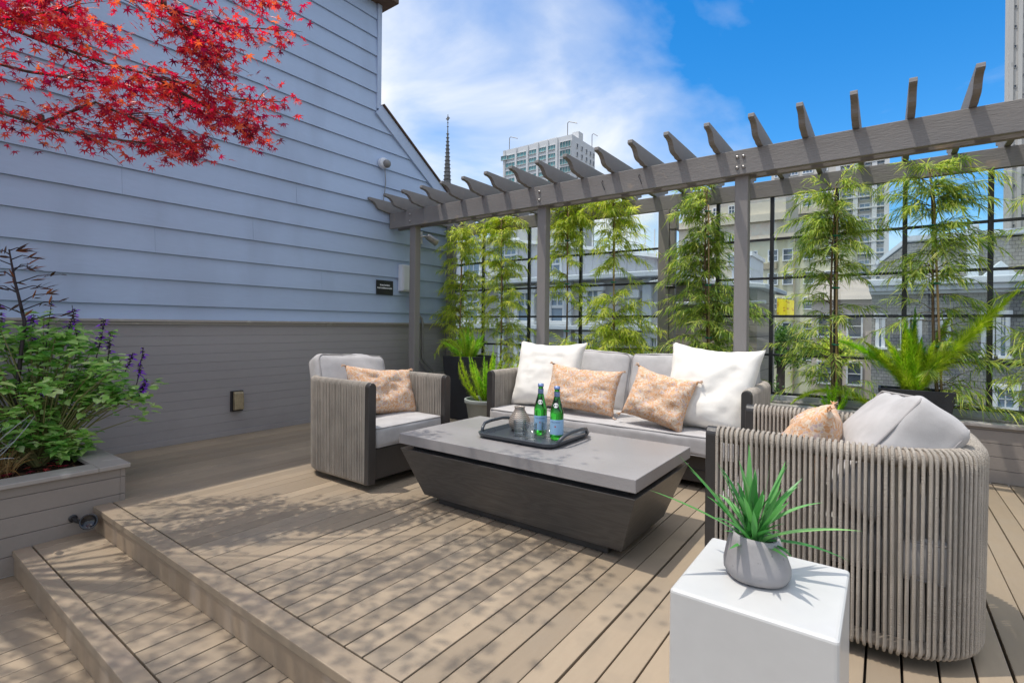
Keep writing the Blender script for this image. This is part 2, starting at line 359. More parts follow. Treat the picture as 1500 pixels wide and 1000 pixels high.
def slab(lo, hi, x0, x1, ya=3.90, yb=5.75):
    P = lambda y, off: (y + .5816 * off, 3.56 - (y - 3.90) * .715 + .8135 * off)
    b.prism([P(ya, lo), P(yb, lo), P(yb, hi), P(ya, hi)], 'x', x0, x1)
slab(-.03, .118, XW - .005, XW + .045); b.build('rake_board', M_sidetrim, house, bevel=.004)
b = MB(); slab(.120, .140, XW - 4, XW + .07); b.build('lower_roof', M_roofbrown, house, bevel=.006)
b = MB(); b.box(XW - 4, -4, 4.84, XW + .22, 4.06, 4.90); b.build('eave_soffit', M_roofbrown, house, bevel=.01)
b = MB(); b.box(XW - 4, -4.0, 1.0, XW - .021, 3.90, 4.838); b.prism([(3.902, 1.), (5.29, 1.), (5.29, 2.52), (3.902, 3.52)], 'x', XW - 4, XW - .021); b.build('house_body', M_sidetrim, house)

# low taupe board wall at its foot
lw = thing('board_wall', 'low taupe wall of thin horizontal boards with a cap along the house', 'wall', (XW, 3., 0))
b = MB(); z = .052
while z < 1.015:
    b.box(XW - .015, -3., z, XW + .018 + random.uniform(-.0006, .0006), 5.15, min(z + .0785, 1.021)); z += .0795
b.build('boards', M_wallpaint, lw, bevel=.0016)
b = MB(); b.box(XW - .02, 1.1, .002, XW + .026, 5.15, .0505); b.build('baseboard', M_wallpaint, lw, bevel=.003)
b = MB(); b.box(XW - .02, -3., 1.0225, XW + .034, 5.15, 1.044); b.box(XW - .02, -3., 1.0445, XW + .052, 5.15, 1.066); b.build('cap', M_cap, lw, bevel=.003)
b = MB(); b.box(XW - .05, -3., .0, XW - .0155, 5.3, 1.02); b.build('backing', M_under, lw)

# wall fittings
o = thing('outdoor_outlet', 'weathered tan outlet cover low on the taupe board wall', 'outlet', (XW + .03, 2.318, .315))
b = MB(); b.box(XW + .019, 2.262, .222, XW + .042, 2.372, .412); b.build('back_plate', M_black, o, bevel=.003)
b = MB(); b.prism([(XW + .043, .235), (XW + .085, .24), (XW + .078, .395), (XW + .043, .408)], 'y', 2.276, 2.362); b.build('cover', M_tan, o, bevel=.008, seg=3)
o = thing('wall_plaque', 'small black plaque with white lettering on the pale clapboards', 'plaque', (XW + .03, 4.04, 1.48))
b = MB(); b.box(XW + .027, 3.915, 1.398, XW + .034, 4.172, 1.572); b.build('panel', M_black, o, bevel=.002)
M_letters = paint('white_lettering', (.75, .76, .78), .5, .03, 9, 60, 0)
b = MB()
rq = random.Random(3)
for y0, y1, zz in ((3.97, 4.12, 1.513), (3.932, 4.155, 1.478)):     # two lines of small worn lettering, too worn to read
    y = y0
    while y < y1:
        wd = rq.uniform(.005, .011); hh = rq.choice([.007, .007, .010]); b.box(XW + .0342, y, zz - .007, XW + .0352, min(y + wd, y1), zz + hh); y += wd + rq.choice([.002, .002, .002, .006])
b.build('lettering', M_letters, o)
o = thing('junction_box', 'pale metal utility box behind the corner pergola post', 'utility box', (XW + .05, 4.41, 1.62))
b = MB(); b.box(XW + .02, 4.26, 1.455, XW + .10, 4.56, 1.785); b.build('housing', M_white, o, bevel=.008)
b = MB(); b.box(XW + .1005, 4.275, 1.47, XW + .112, 4.545, 1.77); b.build('door', M_white, o, bevel=.004)
o = thing('wall_conduit', 'grey conduit running down the taupe wall behind the corner post', 'conduit', (XW + .06, 4.6, .3))
b = MB()
for q in (0, .07):
    b.tube([(XW + .055, 4.47 + q, 1.44), (XW + .055, 4.47 + q, 1.2), (XW + .07, 4.55 + q, 1.12), (XW + .08, 4.56 + q, 1.05), (XW + .08, 4.56 + q, .62), (XW + .09, 4.59 + q, .56), (XW + .11, 4.72 + q, .44), (XW + .11, 4.75 + q, .36), (XW + .11, 4.75 + q, .1)], .016, 8)
b.build('pipe', M_grey, o, smooth=True)
o = thing('spot_floodlight', 'small silver spotlight on the clapboards under the pergola', 'floodlight', (XW + .05, 4.62, 2.17))
b = MB(); b.box(XW + .02, 4.555, 2.09, XW + .05, 4.645, 2.25); b.build('bracket', M_white, o, bevel=.006)
Mx = Matrix.Translation((XW + .13, 4.72, 2.155)) @ Vector((.25, .8, -.42)).to_track_quat('Z', 'Y').to_matrix().to_4x4()
b = MB(); b.tube([(XW + .05, 4.60, 2.17), (XW + .09, 4.63, 2.185), (XW + .12, 4.68, 2.175)], .013, 8); b.lathe([(.03, -.08), (.042, -.06), (.045, .05), (.05, .07), (.05, .085)], 20, M=Mx); b.build('lamp_body', M_bolt, o, smooth=True, bevel=.002)
b = MB(); b.lathe([(.0, .0865), (.043, .0865), (.043, .09), (0, .09)], 20, M=Mx); b.build('lens', M_lens, o)
o = thing('security_camera', 'round white security camera high on the clapboard wall with a hanging cable', 'camera', (XW + .05, 3.985, 2.96))
Mx = Matrix.Translation((XW + .026, 3.985, 2.965)) @ Euler((0, R(90), 0)).to_matrix().to_4x4()
b = MB(); b.lathe([(.062, 0), (.066, .012), (.062, .05), (.05, .062)], 24, M=Mx); b.build('base', M_white, o, smooth=True, bevel=.002)
Mx2 = Matrix.Translation((XW + .10, 4.0, 2.955)) @ Vector((.8, .35, -.3)).to_track_quat('Z', 'Y').to_matrix().to_4x4()
b = MB(); b.lathe([(.0, -.045), (.03, -.04), (.046, -.015), (.048, .01), (.04, .03), (.022, .042), (0, .044)], 20, M=Mx2); b.build('eyeball', M_grey, o, smooth=True)
b = MB(); b.tube([(XW + .04, 4.02, 2.90), (XW + .04, 4.035, 2.75), (XW + .038, 4.02, 2.62), (XW + .038, 4.0, 2.50), (XW + .04, 4.0, 2.40)], .005, 6); b.build('cable', M_grey, o)

# ------------------------------------------------------------------ pergola
perg = thing('pergola', 'taupe wooden pergola with scroll ended rafters over the seating area', 'pergola', (-1.7, 4.14, 0))
XE = 3.2
b = MB(); b.box(-4.86, 4.10, 2.20, XE, 4.14, 2.388); fb = b.build('front_beam', M_pergola, perg, bevel=.004)
b = MB(); b.box(-4.86, 4.232, 2.20, XE, 4.272, 2.388); b.build('inner_beam', M_pergola, perg, bevel=.004)
b = MB(); b.box(-4.86, 5.10, 2.235, XE, 5.145, 2.386); b.build('rear_beam', M_pergola, perg, bevel=.004)
# rafters: scroll cut at both ends
prof = [(3.785, 2.525), (3.78, 2.497), (3.80, 2.488), (3.835, 2.486), (3.868, 2.474), (3.893, 2.45), (3.908, 2.425), (3.935, 2.408), (3.975, 2.402), (4.015, 2.400), (4.04, 2.390)]
pr = prof + [(9.24 - y, z) for y, z in reversed(prof)]
b = MB(); b.prism(pr, 'x', -4.87 - .02, -4.87 + .02); r0 = b.build('rafter', M_pergola, perg, bevel=.003)
x = -4.87; i = 1
while x + .294 * i < 3.1:
    r = r0.copy(); col.objects.link(r); r.parent = perg; r.location.x = .294 * i + random.uniform(-.004, .004); r.rotation_euler.y = R(random.uniform(-.4, .4)) * 0; i += 1
for k, px in enumerate((-4.50, -2.69, -.885, .92, 2.73)):
    b = MB(); b.box(px - .048, 4.142, 0.001, px + .048, 4.230, 2.386)
    p = b.build('post', M_post, perg, bevel=.006)
    for dx in ((-.022, .022) if k >= 2 else (0,)):
        for zz in (2.255, 2.335):
            Mx = Matrix.Translation((px + dx, 4.0995, zz)) @ Euler((R(90), 0, 0)).to_matrix().to_4x4()
            bo = MB(); bo.lathe([(.013, 0), (.013, .004), (.009, .010), (0, .012)], 12, M=Mx)
            bo.build('bolt', M_bolt, p, smooth=True)
for hx in (-2.02, -1.68):
    hb = MB(); hb.tube([(hx, 4.101, 2.33), (hx, 4.08, 2.33), (hx + .008, 4.068, 2.318), (hx + .004, 4.07, 2.31), (hx + .03, 4.075, 2.24)], .003, 6); hb.build('hook', M_black, perg)
for px in (-4.80, -1.825):
    b = MB(); b.box(px - .058, 5.098, .30, px + .058, 5.18, 2.2345); b.build('rear_post', M_post, perg, bevel=.006)

# ------------------------------------------------------------------ glazed screen behind the planter
fen = thing('glass_screen', 'black steel grid screen with glass panes behind the tall planter', 'screen', (-1.7, 5.13, .4))
zr = [.46, .805, 1.155, 1.50, 1.855]
def bay(xs, xa, xb):
    for x in xs:
        b = MB(); b.box(x - .016, 5.112, .445, x + .016, 5.146, 2.234); b.build('upright', M_black, fen, bevel=.003)
    edges = [xa] + [x for x in xs if xa < x < xb] + [xb]
    for z in zr:
        b = MB(); b.box(xa, 5.118, z - .011, xb, 5.140, z + .011); b.build('rail', M_black, fen, bevel=.003)
    for i in range(len(edges) - 1):
        b = MB(); b.box(edges[i] + .017, 5.126, .472, edges[i + 1] - .017, 5.132, 2.22); b.build('pane', M_pane, fen)
bay([-4.22, -3.5, -2.79], -4.74, -1.885)
bay([-1.30, -.83, -.335, .127, .63, 1.1, 1.6, 2.1, 2.6], -1.30, 3.1)
b = MB(); b.box(-4.74, 5.09, .40, -1.885, 5.19, .448); b.box(-1.29, 5.09, .40, 3.15, 5.19, .448); b.build('sill_rail', paint('pale_sill', (.42, .43, .46), .5, .08), fen, bevel=.005)
gj = thing('gate_jamb', 'slim taupe gate post with a black latch beside the rear pergola post', 'gate post', (-1.72, 5.12, .3))
b = MB(); b.box(-1.762, 5.10, .30, -1.71, 5.16, 2.03); b.build('jamb', M_post, gj, bevel=.004)
b = MB(); b.box(-1.762, 5.095, 2.033, -1.69, 5.17, 2.234); b.build('head_block', M_post, gj, bevel=.008)
b = MB(); b.box(-1.79, 5.075, 1.435, -1.69, 5.098, 1.475); b.tube([(-1.79, 5.07, 1.455), (-1.69, 5.07, 1.455)], .012, 8); b.build('latch', M_black, gj, bevel=.003)

# ------------------------------------------------------------------ long planter behind the furniture
def box_planter(name, label, x0, x1, y0, y1, z0, z1, face='y', soil_drop=.05, capw=.10, pitch=.09, loc=None):
    t = thing(name, label, 'planter', loc or ((x0 + x1) / 2, (y0 + y1) / 2, z0))
    b = MB(); z = z0 + .001
    while z < z1 - .03:
        zt = min(z + pitch - .0025, z1 - .026)
        for (a, c, d, e) in ((x0, y0, x1, y0 + .025), (x0, y1 - .025, x1, y1), (x0, y0 + .0255, x0 + .025, y1 - .0255), (x1 - .025, y0 + .0255, x1, y1 - .0255)):
            b.box(a, c, z, d, e, zt)
        z += pitch
    b.build('boards', M_planter, t, bevel=.002)
    b = MB(); o_ = .02; w = capw
    b.box(x0 - o_, y0 - o_, z1 - .025, x1 + o_, y0 - o_ + w, z1); b.box(x0 - o_, y1 + o_ - w, z1 - .025, x1 + o_, y1 + o_, z1)
    b.box(x0 - o_, y0 - o_ + w + .001, z1 - .025, x0 - o_ + w, y1 + o_ - w - .001, z1 - .0005); b.box(x1 + o_ - w, y0 - o_ + w + .001, z1 - .025, x1 + o_, y1 + o_ - w - .001, z1 - .0005)
    b.build('cap', M_cap, t, bevel=.004)
    s = MB(); nx = max(4, int((x1 - x0) / .06)); ny = max(4, int((y1 - y0) / .06))
    for i in range(nx + 1):
        for j in range(ny + 1):
            xx = lerp(x0 + .026, x1 - .026, i / nx); yy = lerp(y0 + .026, y1 - .026, j / ny)
            s.v.append((xx, yy, z1 - soil_drop + .022 * noise.noise(Vector((xx * 6, yy * 6, z1)))))
    for i in range(nx):
        for j in range(ny): s.f.append((i * (ny + 1) + j, (i + 1) * (ny + 1) + j, (i + 1) * (ny + 1) + j + 1, i * (ny + 1) + j + 1)); s.m.append(0)
    s.build('soil', M_soil, t, smooth=True)
    return t
box_planter('long_planter', 'long taupe board planter with bark soil along the glass screen', -4.83, 3.15, 4.78, 5.085, .001, .405, loc=(.8, 4.78, 0))
box_planter('corner_planter', 'deep taupe planter full of flowering shrubs beside the deck steps', -4.86, -3.605, -3.0, 1.08, -.262, .215, soil_drop=.045, capw=.15, pitch=.10, loc=(-3.6, 1.08, -.262))
def chips(name, n, x0, x1, y0, y1, z, mat, s0=.008, s1=.025):
    f = LF()
    for _ in range(n):
        p = Vector((random.uniform(x0, x1), random.uniform(y0, y1), z + random.uniform(0, .02))); a = random.uniform(0, 6.28); d = Vector((math.cos(a), math.sin(a), random.uniform(-.4, .4)))
        f.blade(p, d, rv() + Vector((0, 0, 1.2)), random.uniform(s0, s1) * 2, random.uniform(s0, s1) * .8, 0, 1)
    o = f.build(name, mat); return tag(o, kind='stuff')
chips('bark_mulch', 5200, -4.7, 3.1, 4.87, 5.06, .365, M_bark)
chips('planter_mulch', 2600, -4.7, -3.76, -1.2, .93, .175, M_bark)
# ------------------------------------------------------------------ furniture materials
M_rope = paint('taupe_rope', (.455, .405, .345), .85, .14, 9, 300, .35, .15, island=.12)
M_ropelite = M_rope
M_ropetube = paint('rope_roll_core', (.30, .255, .21), .85, .12, 9, 200, .2, .15)
M_frame = paint('charcoal_frame', (.042, .038, .036), .42, .2, 4, 70, .05, .45)
M_grey_fab = fabric('grey_cushion_fabric', (.43, .412, .402), .10, 700, .4, 11)
M_pipe_fab = fabric('grey_piping_fabric', (.34, .32, .31))
M_white_fab = fabric('ivory_linen', (.80, .765, .70), .05, 500, .35, 9)
M_floral = floral('floral_print_linen')
M_tabletop = paint('fire_table_concrete_top', (.285, .27, .265), .40, .09, 2.2, 120, .04, .45, wear=((.305, .29, .285), 2, .45, .8))
M_tablewood = woodgrain('dark_stained_oak', (.050, .047, .045), (.088, .083, .078))
M_tray = paint('slate_blue_tray_lacquer', (.045, .052, .062), .33, .1, 3, 60, .02, .5)
M_stonetable = paint('white_lacquer', (.53, .525, .51), .38, .07, 1.5, 30, .02, .45, coat=.2)
M_concrete = paint('grey_concrete_pot', (.30, .285, .285), .6, .07, 5, 70, .04, .35, wear=((.20, .19, .19), 60, .68, .72))
M_greenglass = glassy('green_bottle_glass', (.06, .62, .07))
M_clear = pane('clear_glass', (.96, .98, .98), .22)
M_label = paint('pale_blue_label', (.30, .50, .70), .5, .06, 20, 60, 0)
M_labelw = paint('white_label', (.80, .80, .78), .5, .04, 20, 60, 0)
M_star = paint('red_star', (.55, .04, .04), .5, .03, 20, 60, 0)
M_cap_foil = paint('blue_foil', (.20, .28, .50), .3, .1, 30, 60, .02, .5, metallic=.5)
M_ink = paint('navy_ink', (.02, .04, .14), .5, .03, 9, 60, 0)

# ------------------------------------------------------------------ soft goods
def soft_box(w, d, h, r, puff=.012, n=14, wr=.004, seed=0., crown=0.):
    """upholstered slab centred on x,y with its base at z 0; returns MB"""
    b = MB(); idx = {}
    hx, hy, hz = w / 2, d / 2, h / 2
    def pt(a, c, e):
        k = (round(a, 5), round(c, 5), round(e, 5))
        if k in idx: return idx[k]
        q = Vector((a * hx, c * hy, e * hz)); inn = Vector((max(-hx + r, min(hx - r, q.x)), max(-hy + r, min(hy - r, q.y)), max(-hz + r, min(hz - r, q.z))))
        dv = q - inn; p = inn + dv.normalized() * r if dv.length > 1e-6 else q
        p.z += math.copysign(puff * (1 - a * a) * (1 - c * c), e) if abs(e) > .3 else 0
        p.y += (puff * .3 * (1 - a * a) * (1 - e * e)) * (c if abs(c) > .5 else 0); p.x += (puff * .3 * (1 - c * c) * (1 - e * e)) * (a if abs(a) > .5 else 0)
        p += Vector((0, 0, 1)) * wr * noise.noise(p * 9 + Vector((seed, 0, 0))) + Vector((1, 1, 0)) * wr * .7 * noise.noise(p * 13 + Vector((0, seed, 3)))
        p.z += hz; b.v.append(tuple(p)); idx[k] = len(b.v) - 1; return idx[k]
    def par(i, half, r_):   # denser near the edges
        t = -1 + 2 * i / n; return math.copysign(1 - (1 - abs(t)) ** 1.35, t)
    g = [par(i, 0, 0) for i in range(n + 1)]
    for (ax, sgn) in ((0, 1), (0, -1), (1, 1), (1, -1), (2, 1), (2, -1)):
        for i in range(n):
            for j in range(n):
                f = []
                for (u, v) in ((g[i], g[j]), (g[i + 1], g[j]), (g[i + 1], g[j + 1]), (g[i], g[j + 1])):
                    c = [0, 0, 0]; c[ax] = sgn; c[(ax + 1) % 3] = u; c[(ax + 2) % 3] = v; f.append(pt(*c))
                b.f.append(tuple(f)); b.m.append(0)
    return b
def rect_loop(w, d, z, r, n=6):
    P = []
    for cx, cy, a0 in ((w / 2 - r, d / 2 - r, 0), (-w / 2 + r, d / 2 - r, 90), (-w / 2 + r, -d / 2 + r, 180), (w / 2 - r, -d / 2 + r, 270)):
        for k in range(n + 1):
            a = R(a0 + 90 * k / n); P.append((cx + r * math.cos(a), cy + r * math.sin(a), z))
    return P + [P[0]]
def cushion(name, parent, w, d, h, M, mat=None, seed=0., puff=.012, wr=.004, r=.03, piping=(1, 0)):
    b = soft_box(w, d, h, r, puff, 16, wr, seed); b.v = [tuple(M @ Vector(p)) for p in b.v]
    o = b.build(name, mat or M_grey_fab, parent, smooth=True, local=True)
    for top, on in ((1, piping[0]), (0, piping[1])):
        if on:
            q = MB(); zz = h - r * .28 if top else r * .28
            q.tube([M @ (Vector(p) + Vector((0, 0, .3 * wr * noise.noise(Vector(p) * 9 + Vector((seed, 0, 0)))))) for p in rect_loop(w - r * .45, d - r * .45, zz, r * .8)], .0042, 6); q.build('piping', M_pipe_fab, o, smooth=True, local=True)
    return o
def pillow(name, label, cat, group, mat, c, w, h, t, face, tilt, roll=0., seed=0., tassel=False, pinch=.10, sag=.0):
    """knife-edge pillow standing on its lower edge: faces azimuth `face` (degrees), leans back by `tilt`, rolled in its plane"""
    M = (Matrix.Rotation(R(face), 4, 'Z') @ Matrix.Rotation(R(-tilt), 4, 'Y') @ Matrix.Rotation(R(roll), 4, 'X') @ Matrix(((0, 0, 1, 0), (1, 0, 0, 0), (0, 1, 0, 0), (0, 0, 0, 1))))
    root = thing(name, label, cat, c, 0, group); root.rotation_euler = M.to_euler()
    n = 26; b = MB(); ids = {}
    def P(u, v, s):
        eu, ev = 1 - pinch * (1 - v * v) * abs(u) ** 3, 1 - pinch * (1 - u * u) * abs(v) ** 3
        x, y = w / 2 * u * eu, h / 2 * v * ev
        th = t / 2 * max(0., (1 - u ** 4)) ** .62 * max(0., (1 - v ** 4)) ** .62 * (1 + .18 * (-v) + sag * u)
        q = Vector((u * 2.2 + seed, v * 2.2, seed))
        cr = noise.noise(q) * .020 * (1 - u ** 6) * (1 - v ** 6) + .010 * noise.noise(q * 3.1 + Vector((5, 0, s * 2)))
        # soft creases running in from corners
        ang = abs(abs(u) - abs(v)); cr += .010 * math.sin(9 * (u + v) + seed * 3) * math.exp(-ang * 6) * (u * u + v * v) * .6
        ed = (1 - max(abs(u), abs(v)) ** 8)
        return Vector((x + .006 * noise.noise(q * 2), y - .012 * (1 - u * u) * (1 if v > 0 else .3) * abs(v) + .006 * noise.noise(q * 2.3 + Vector((9, 0, 0))), s * th + cr * ed * (1 if s > 0 else -.4)))
    for s in (1, -1):
        for i in range(n + 1):
            for j in range(n + 1):
                u, v = -1 + 2 * i / n, -1 + 2 * j / n
                if s < 0 and (i in (0, n) or j in (0, n)): ids[(s, i, j)] = ids[(1, i, j)]; continue
                b.v.append(tuple(P(u, v, s))); ids[(s, i, j)] = len(b.v) - 1
        for i in range(n):
            for j in range(n): b.f.append(tuple(ids[(s, a, c_)] for a, c_ in ((i, j), (i + 1, j), (i + 1, j + 1), (i, j + 1)))); b.m.append(0)
    b.build('cover', mat, root, smooth=True, local=True)
    if tassel:
        for su in (-1, 1):
            for sv in (-1, 1):
                q = MB(); rr = random.Random(seed + su * 3 + sv); base = Vector((su * w / 2, sv * h / 2 - .006, 0))
                q.tube([base * .985, base * 1.01], .006, 6)
                for k in range(9):
                    dv = Vector((su * rr.uniform(.2, 1), sv * rr.uniform(-.2, .8), rr.uniform(-.7, .7))).normalized()
                    q.tube([base, base + dv * .012, base + dv * .026 + Vector((0, -.004, 0))], [.0035, .003, .0015], 5)
                q.build('tassel', M_floral, root, smooth=True, local=True)
    return root

# ------------------------------------------------------------------ rope seating
def u_path(hw, x_front, x_back, r, step):
    """points along the U of the arm rail, front left -> back -> front right, evenly spaced"""
    raw = [Vector((x_front, -hw, 0))]
    raw += [Vector((x_back + r - r * math.sin(R(a)), -hw + r - r * math.cos(R(a)), 0)) for a in range(0, 91, 6)]
    raw += [Vector((x_back + r - r * math.cos(R(a)), hw - r + r * math.sin(R(a)), 0)) for a in range(0, 91, 6)]
    raw.append(Vector((x_front, hw, 0)))
    L = [0.]
    for a, c in zip(raw, raw[1:]): L.append(L[-1] + (c - a).length)
    tot = L[-1]; n = int(tot / step); out = []; k = 0
    for i in range(n + 1):
        s = tot * i / n
        while k < len(raw) - 2 and L[k + 1] < s: k += 1
        t = (s - L[k]) / max(1e-9, L[k + 1] - L[k]); p = raw[k].lerp(raw[k + 1], t); tg = (raw[k + 1] - raw[k]).normalized(); out.append((p, Vector((tg.y, -tg.x, 0))))
    return out, raw
def rope_frame(root, hw, xf, xb, r, H, z0, step=.0166, rr=.0055, tr=.027, post_w=.058):
    pts, raw = u_path(hw, xf - .03, xb, r, step)
    ct = H - tr - rr
    b = MB(); b.tube([(p.x, p.y, ct) for p in raw], tr, 14); b.build('top_rail', M_ropetube, root, smooth=True, local=True)
    b = MB(); b.tube([(p.x, p.y, z0 + .02) for p in raw], .02, 10); b.build('bottom_rail', M_ropetube, root, smooth=True, local=True)
    b = MB(); q = random.Random(int(hw * 1000))
    for i, (p, nrm) in enumerate(pts):
        path = []; o_ = tr + rr * .8; tg = Vector((-nrm.y, nrm.x, 0))
        j1, j2 = q.uniform(-.0022, .0022), q.uniform(-.0022, .0022); bow = q.uniform(-.002, .003)
        for f in (0, .33, .66, 1): path.append(p + nrm * (lerp(.0225 + rr * .5, o_, f) + bow * math.sin(3.14 * f)) + tg * lerp(j1, j2 * .4, f) + Vector((0, 0, lerp(z0 + .02, ct, f))))
        for a in (30, 60, 90, 120, 150): path.append(p + nrm * (o_ * math.cos(R(a))) + tg * j2 * .4 + Vector((0, 0, ct + o_ * math.sin(R(a)))))
        for f in (1, .5, 0): path.append(p - nrm * lerp(.0225 + rr * .5, o_, f) + tg * lerp(-j1, j2 * .4, f) + Vector((0, 0, lerp(z0 + .02, ct, f))))
        for a in (210, 240, 270, 300, 330): path.append(p + nrm * ((.0225 + rr * .5) * math.cos(R(a))) + Vector((0, 0, z0 + .02 + (.0225 + rr * .5) * math.sin(R(a)))))
        path.append(path[0])
        b.tube(path, rr * q.uniform(.94, 1.04), 6, cap=False)
    b.build('rope_weave', M_rope, root, smooth=True, local=True)
    for s in (-1, 1):
        b = MB(); y = s * hw; w = post_w / 2; zr_ = H - w - .002
        poly = [(y - w, z0), (y + w, z0), (y + w, zr_)] + [(y + w * math.cos(R(a)), zr_ + w * math.sin(R(a))) for a in range(15, 180, 15)] + [(y - w, zr_)]
        b.prism(poly, 'x', xf - .03, xf + .012); b.build('front_post', M_frame, root, bevel=.004, local=True)
def make_chair(name, label, seed=0.):
    t = thing(name, label, 'armchair', (0, 0, 0), 0, 'rope armchairs around the fire table')
    rope_frame(t, .338, .40, -.365, .24, .68, .045)
    b = MB(); b.box(-.20, -.29, .06, .385, .29, .255); b.box(-.29, -.20, .06, -.2005, .20, .255); b.build('seat_base', M_frame, t, bevel=.006, local=True)
    b = MB(); b.lathe([(.24, .001), (.245, .012), (.23, .02), (.06, .022), (.06, .06)], 36); b.build('swivel_plinth', M_black, t, smooth=True, local=True)
    cushion('seat_cushion', t, .70, .60, .135, Matrix.Translation((.05, 0, .257)), seed=seed, puff=.016, wr=.006, piping=(1, 1))
    return t
chL = make_chair('rope_armchair', 'rope sided grey armchair in front of the board wall, facing the fire table', 1.)
chL.location = (-2.98, 2.385, 0); chL.rotation_euler.z = 0
cushion('back_cushion', chL, .44, .60, .15, Matrix.Translation((-.25, 0, .595)) @ Matrix.Rotation(R(-4), 4, 'X') @ Matrix.Rotation(R(70), 4, 'Y') @ Matrix.Translation((0, 0, -.085)), seed=4., puff=.035, wr=.012, r=.05, piping=(1, 1))
chR = copy_tree(chL); chR['label'] = 'rope sided armchair seen from behind, next to the white cube side table'
for c in kids(chR):
    if c.name.startswith('back_cushion'):
        for d in kids(c): bpy.data.objects.remove(d)
        bpy.data.objects.remove(c)
chR.location = (-.125, 2.335, 0); chR.rotation_euler.z = R(180)
cushion('back_cushion', chR, .42, .53, .17, Matrix.Translation((-.112, .02, .605)) @ Matrix.Rotation(R(12), 4, 'Z') @ Matrix.Rotation(R(4), 4, 'X') @ Matrix.Rotation(R(52), 4, 'Y') @ Matrix.Translation((0, 0, -.085)), seed=9., puff=.036, wr=.014, r=.03, piping=(1, 1))

sofa = thing('rope_sofa', 'long grey outdoor sofa with rope arms in front of the pergola posts', 'sofa', (-1.675, 3.74, 0), R(-90))
rope_frame(sofa, 1.0, .385, -.36, .16, .665, .05)
b = MB(); b.box(-.30, -.965, .045, .365, .965, .225); b.build('seat_base', M_frame, sofa, bevel=.006, local=True)
b = MB()
for yy in (-.32, .32): b.box(.366, yy - .004, .05, .372, yy + .004, .22)
b.box(.366, -.96, .12, .372, .96, .126); b.build('base_trim', M_frame, sofa, local=True)
cushion('seat_cushion', sofa, .80, 1.92, .135, Matrix.Translation((.055, 0, .228)), seed=2., puff=.014, wr=.008, piping=(1, 1))
for s in (-1, 1):
    cushion('back_cushion', sofa, .50, .945, .17, Matrix.Translation((-.225, s * .48, .585)) @ Matrix.Rotation(R(s * 1.5), 4, 'X') @ Matrix.Rotation(R(74), 4, 'Y') @ Matrix.Translation((0, 0, -.085)), seed=5. + s, puff=.035, wr=.010, r=.05, piping=(1, 1))

PW, PO = 'white pillows on the sofa', 'floral lumbar pillows'
pillow('throw_pillow', 'big ivory pillow at the fern end of the sofa, behind the bottles', 'pillow', PW, M_white_fab, (-2.30, 3.66, .635), .66, .58, .20, -90, 16, 0, 1.3, pinch=.09)
pillow('throw_pillow', 'big ivory pillow at the sofa end next to the rear rope armchair', 'pillow', PW, M_white_fab, (-.955, 3.585, .64), .62, .60, .21, -90, 18, -4, 7.9, pinch=.10)
pillow('lumbar_pillow', 'long peach floral pillow resting against the ivory pillow behind the bottles', 'pillow', PO, M_floral, (-1.885, 3.495, .565), .62, .35, .15, -90, 20, -3, 3.1, True, pinch=.07)
pillow('lumbar_pillow', 'smaller tilted peach floral pillow against the ivory pillow near the sofa arm', 'pillow', PO, M_floral, (-1.245, 3.415, .565), .45, .37, .15, -90, 22, -12, 5.4, True, pinch=.08)
pillow('lumbar_pillow', 'peach floral pillow on the armchair beside the board wall', 'pillow', PO, M_floral, (-2.94, 2.43, .565), .58, .36, .16, 0, 22, -7, 8.2, True, pinch=.07)
pillow('lumbar_pillow', 'peach floral pillow in the armchair beside the white cube table', 'pillow', PO, M_floral, (-.235, 2.335, .585), .56, .36, .18, 180, 24, 6, 2.7, True, pinch=.07)

# ------------------------------------------------------------------ fire table
ft = thing('fire_table', 'low dark fire table with a grey slab top and tapered oak base', 'table', (-1.56, 2.39, 0))
X0, X1, Y0, Y1 = -2.29, -.83, 2.02, 2.76
b = MB(); b.box(X0, Y0, .352, X1, Y1, .41); b.build('table_top', M_tabletop, ft, bevel=.003)
b = MB()
tz, bz, ti, bi = .325, .045, .004, .105
vs = [(X0 + i, Y0 + i * .82, z) for i, z in ()]
def ring(i, z): return [(X0 + i, Y0 + i, z), (X1 - i, Y0 + i, z), (X1 - i, Y1 - i, z), (X0 + i, Y1 - i, z)]
b.add(ring(bi, bz) + ring(ti, tz), [(0, 3, 2, 1), (4, 5, 6, 7), (0, 1, 5, 4), (1, 2, 6, 5), (2, 3, 7, 6), (3, 0, 4, 7)])
b.build('tapered_base', M_tablewood, ft, bevel=.003)
b = MB(); b.box(X0 + .06, Y0 + .06, .3255, X1 - .06, Y1 - .06, .3515); b.build('shadow_gap', M_black, ft)
b = MB(); b.box(X0 + .19, Y0 + .14, .001, X1 - .19, Y1 - .14, .0445); b.build('plinth', M_frame, ft, bevel=.003)

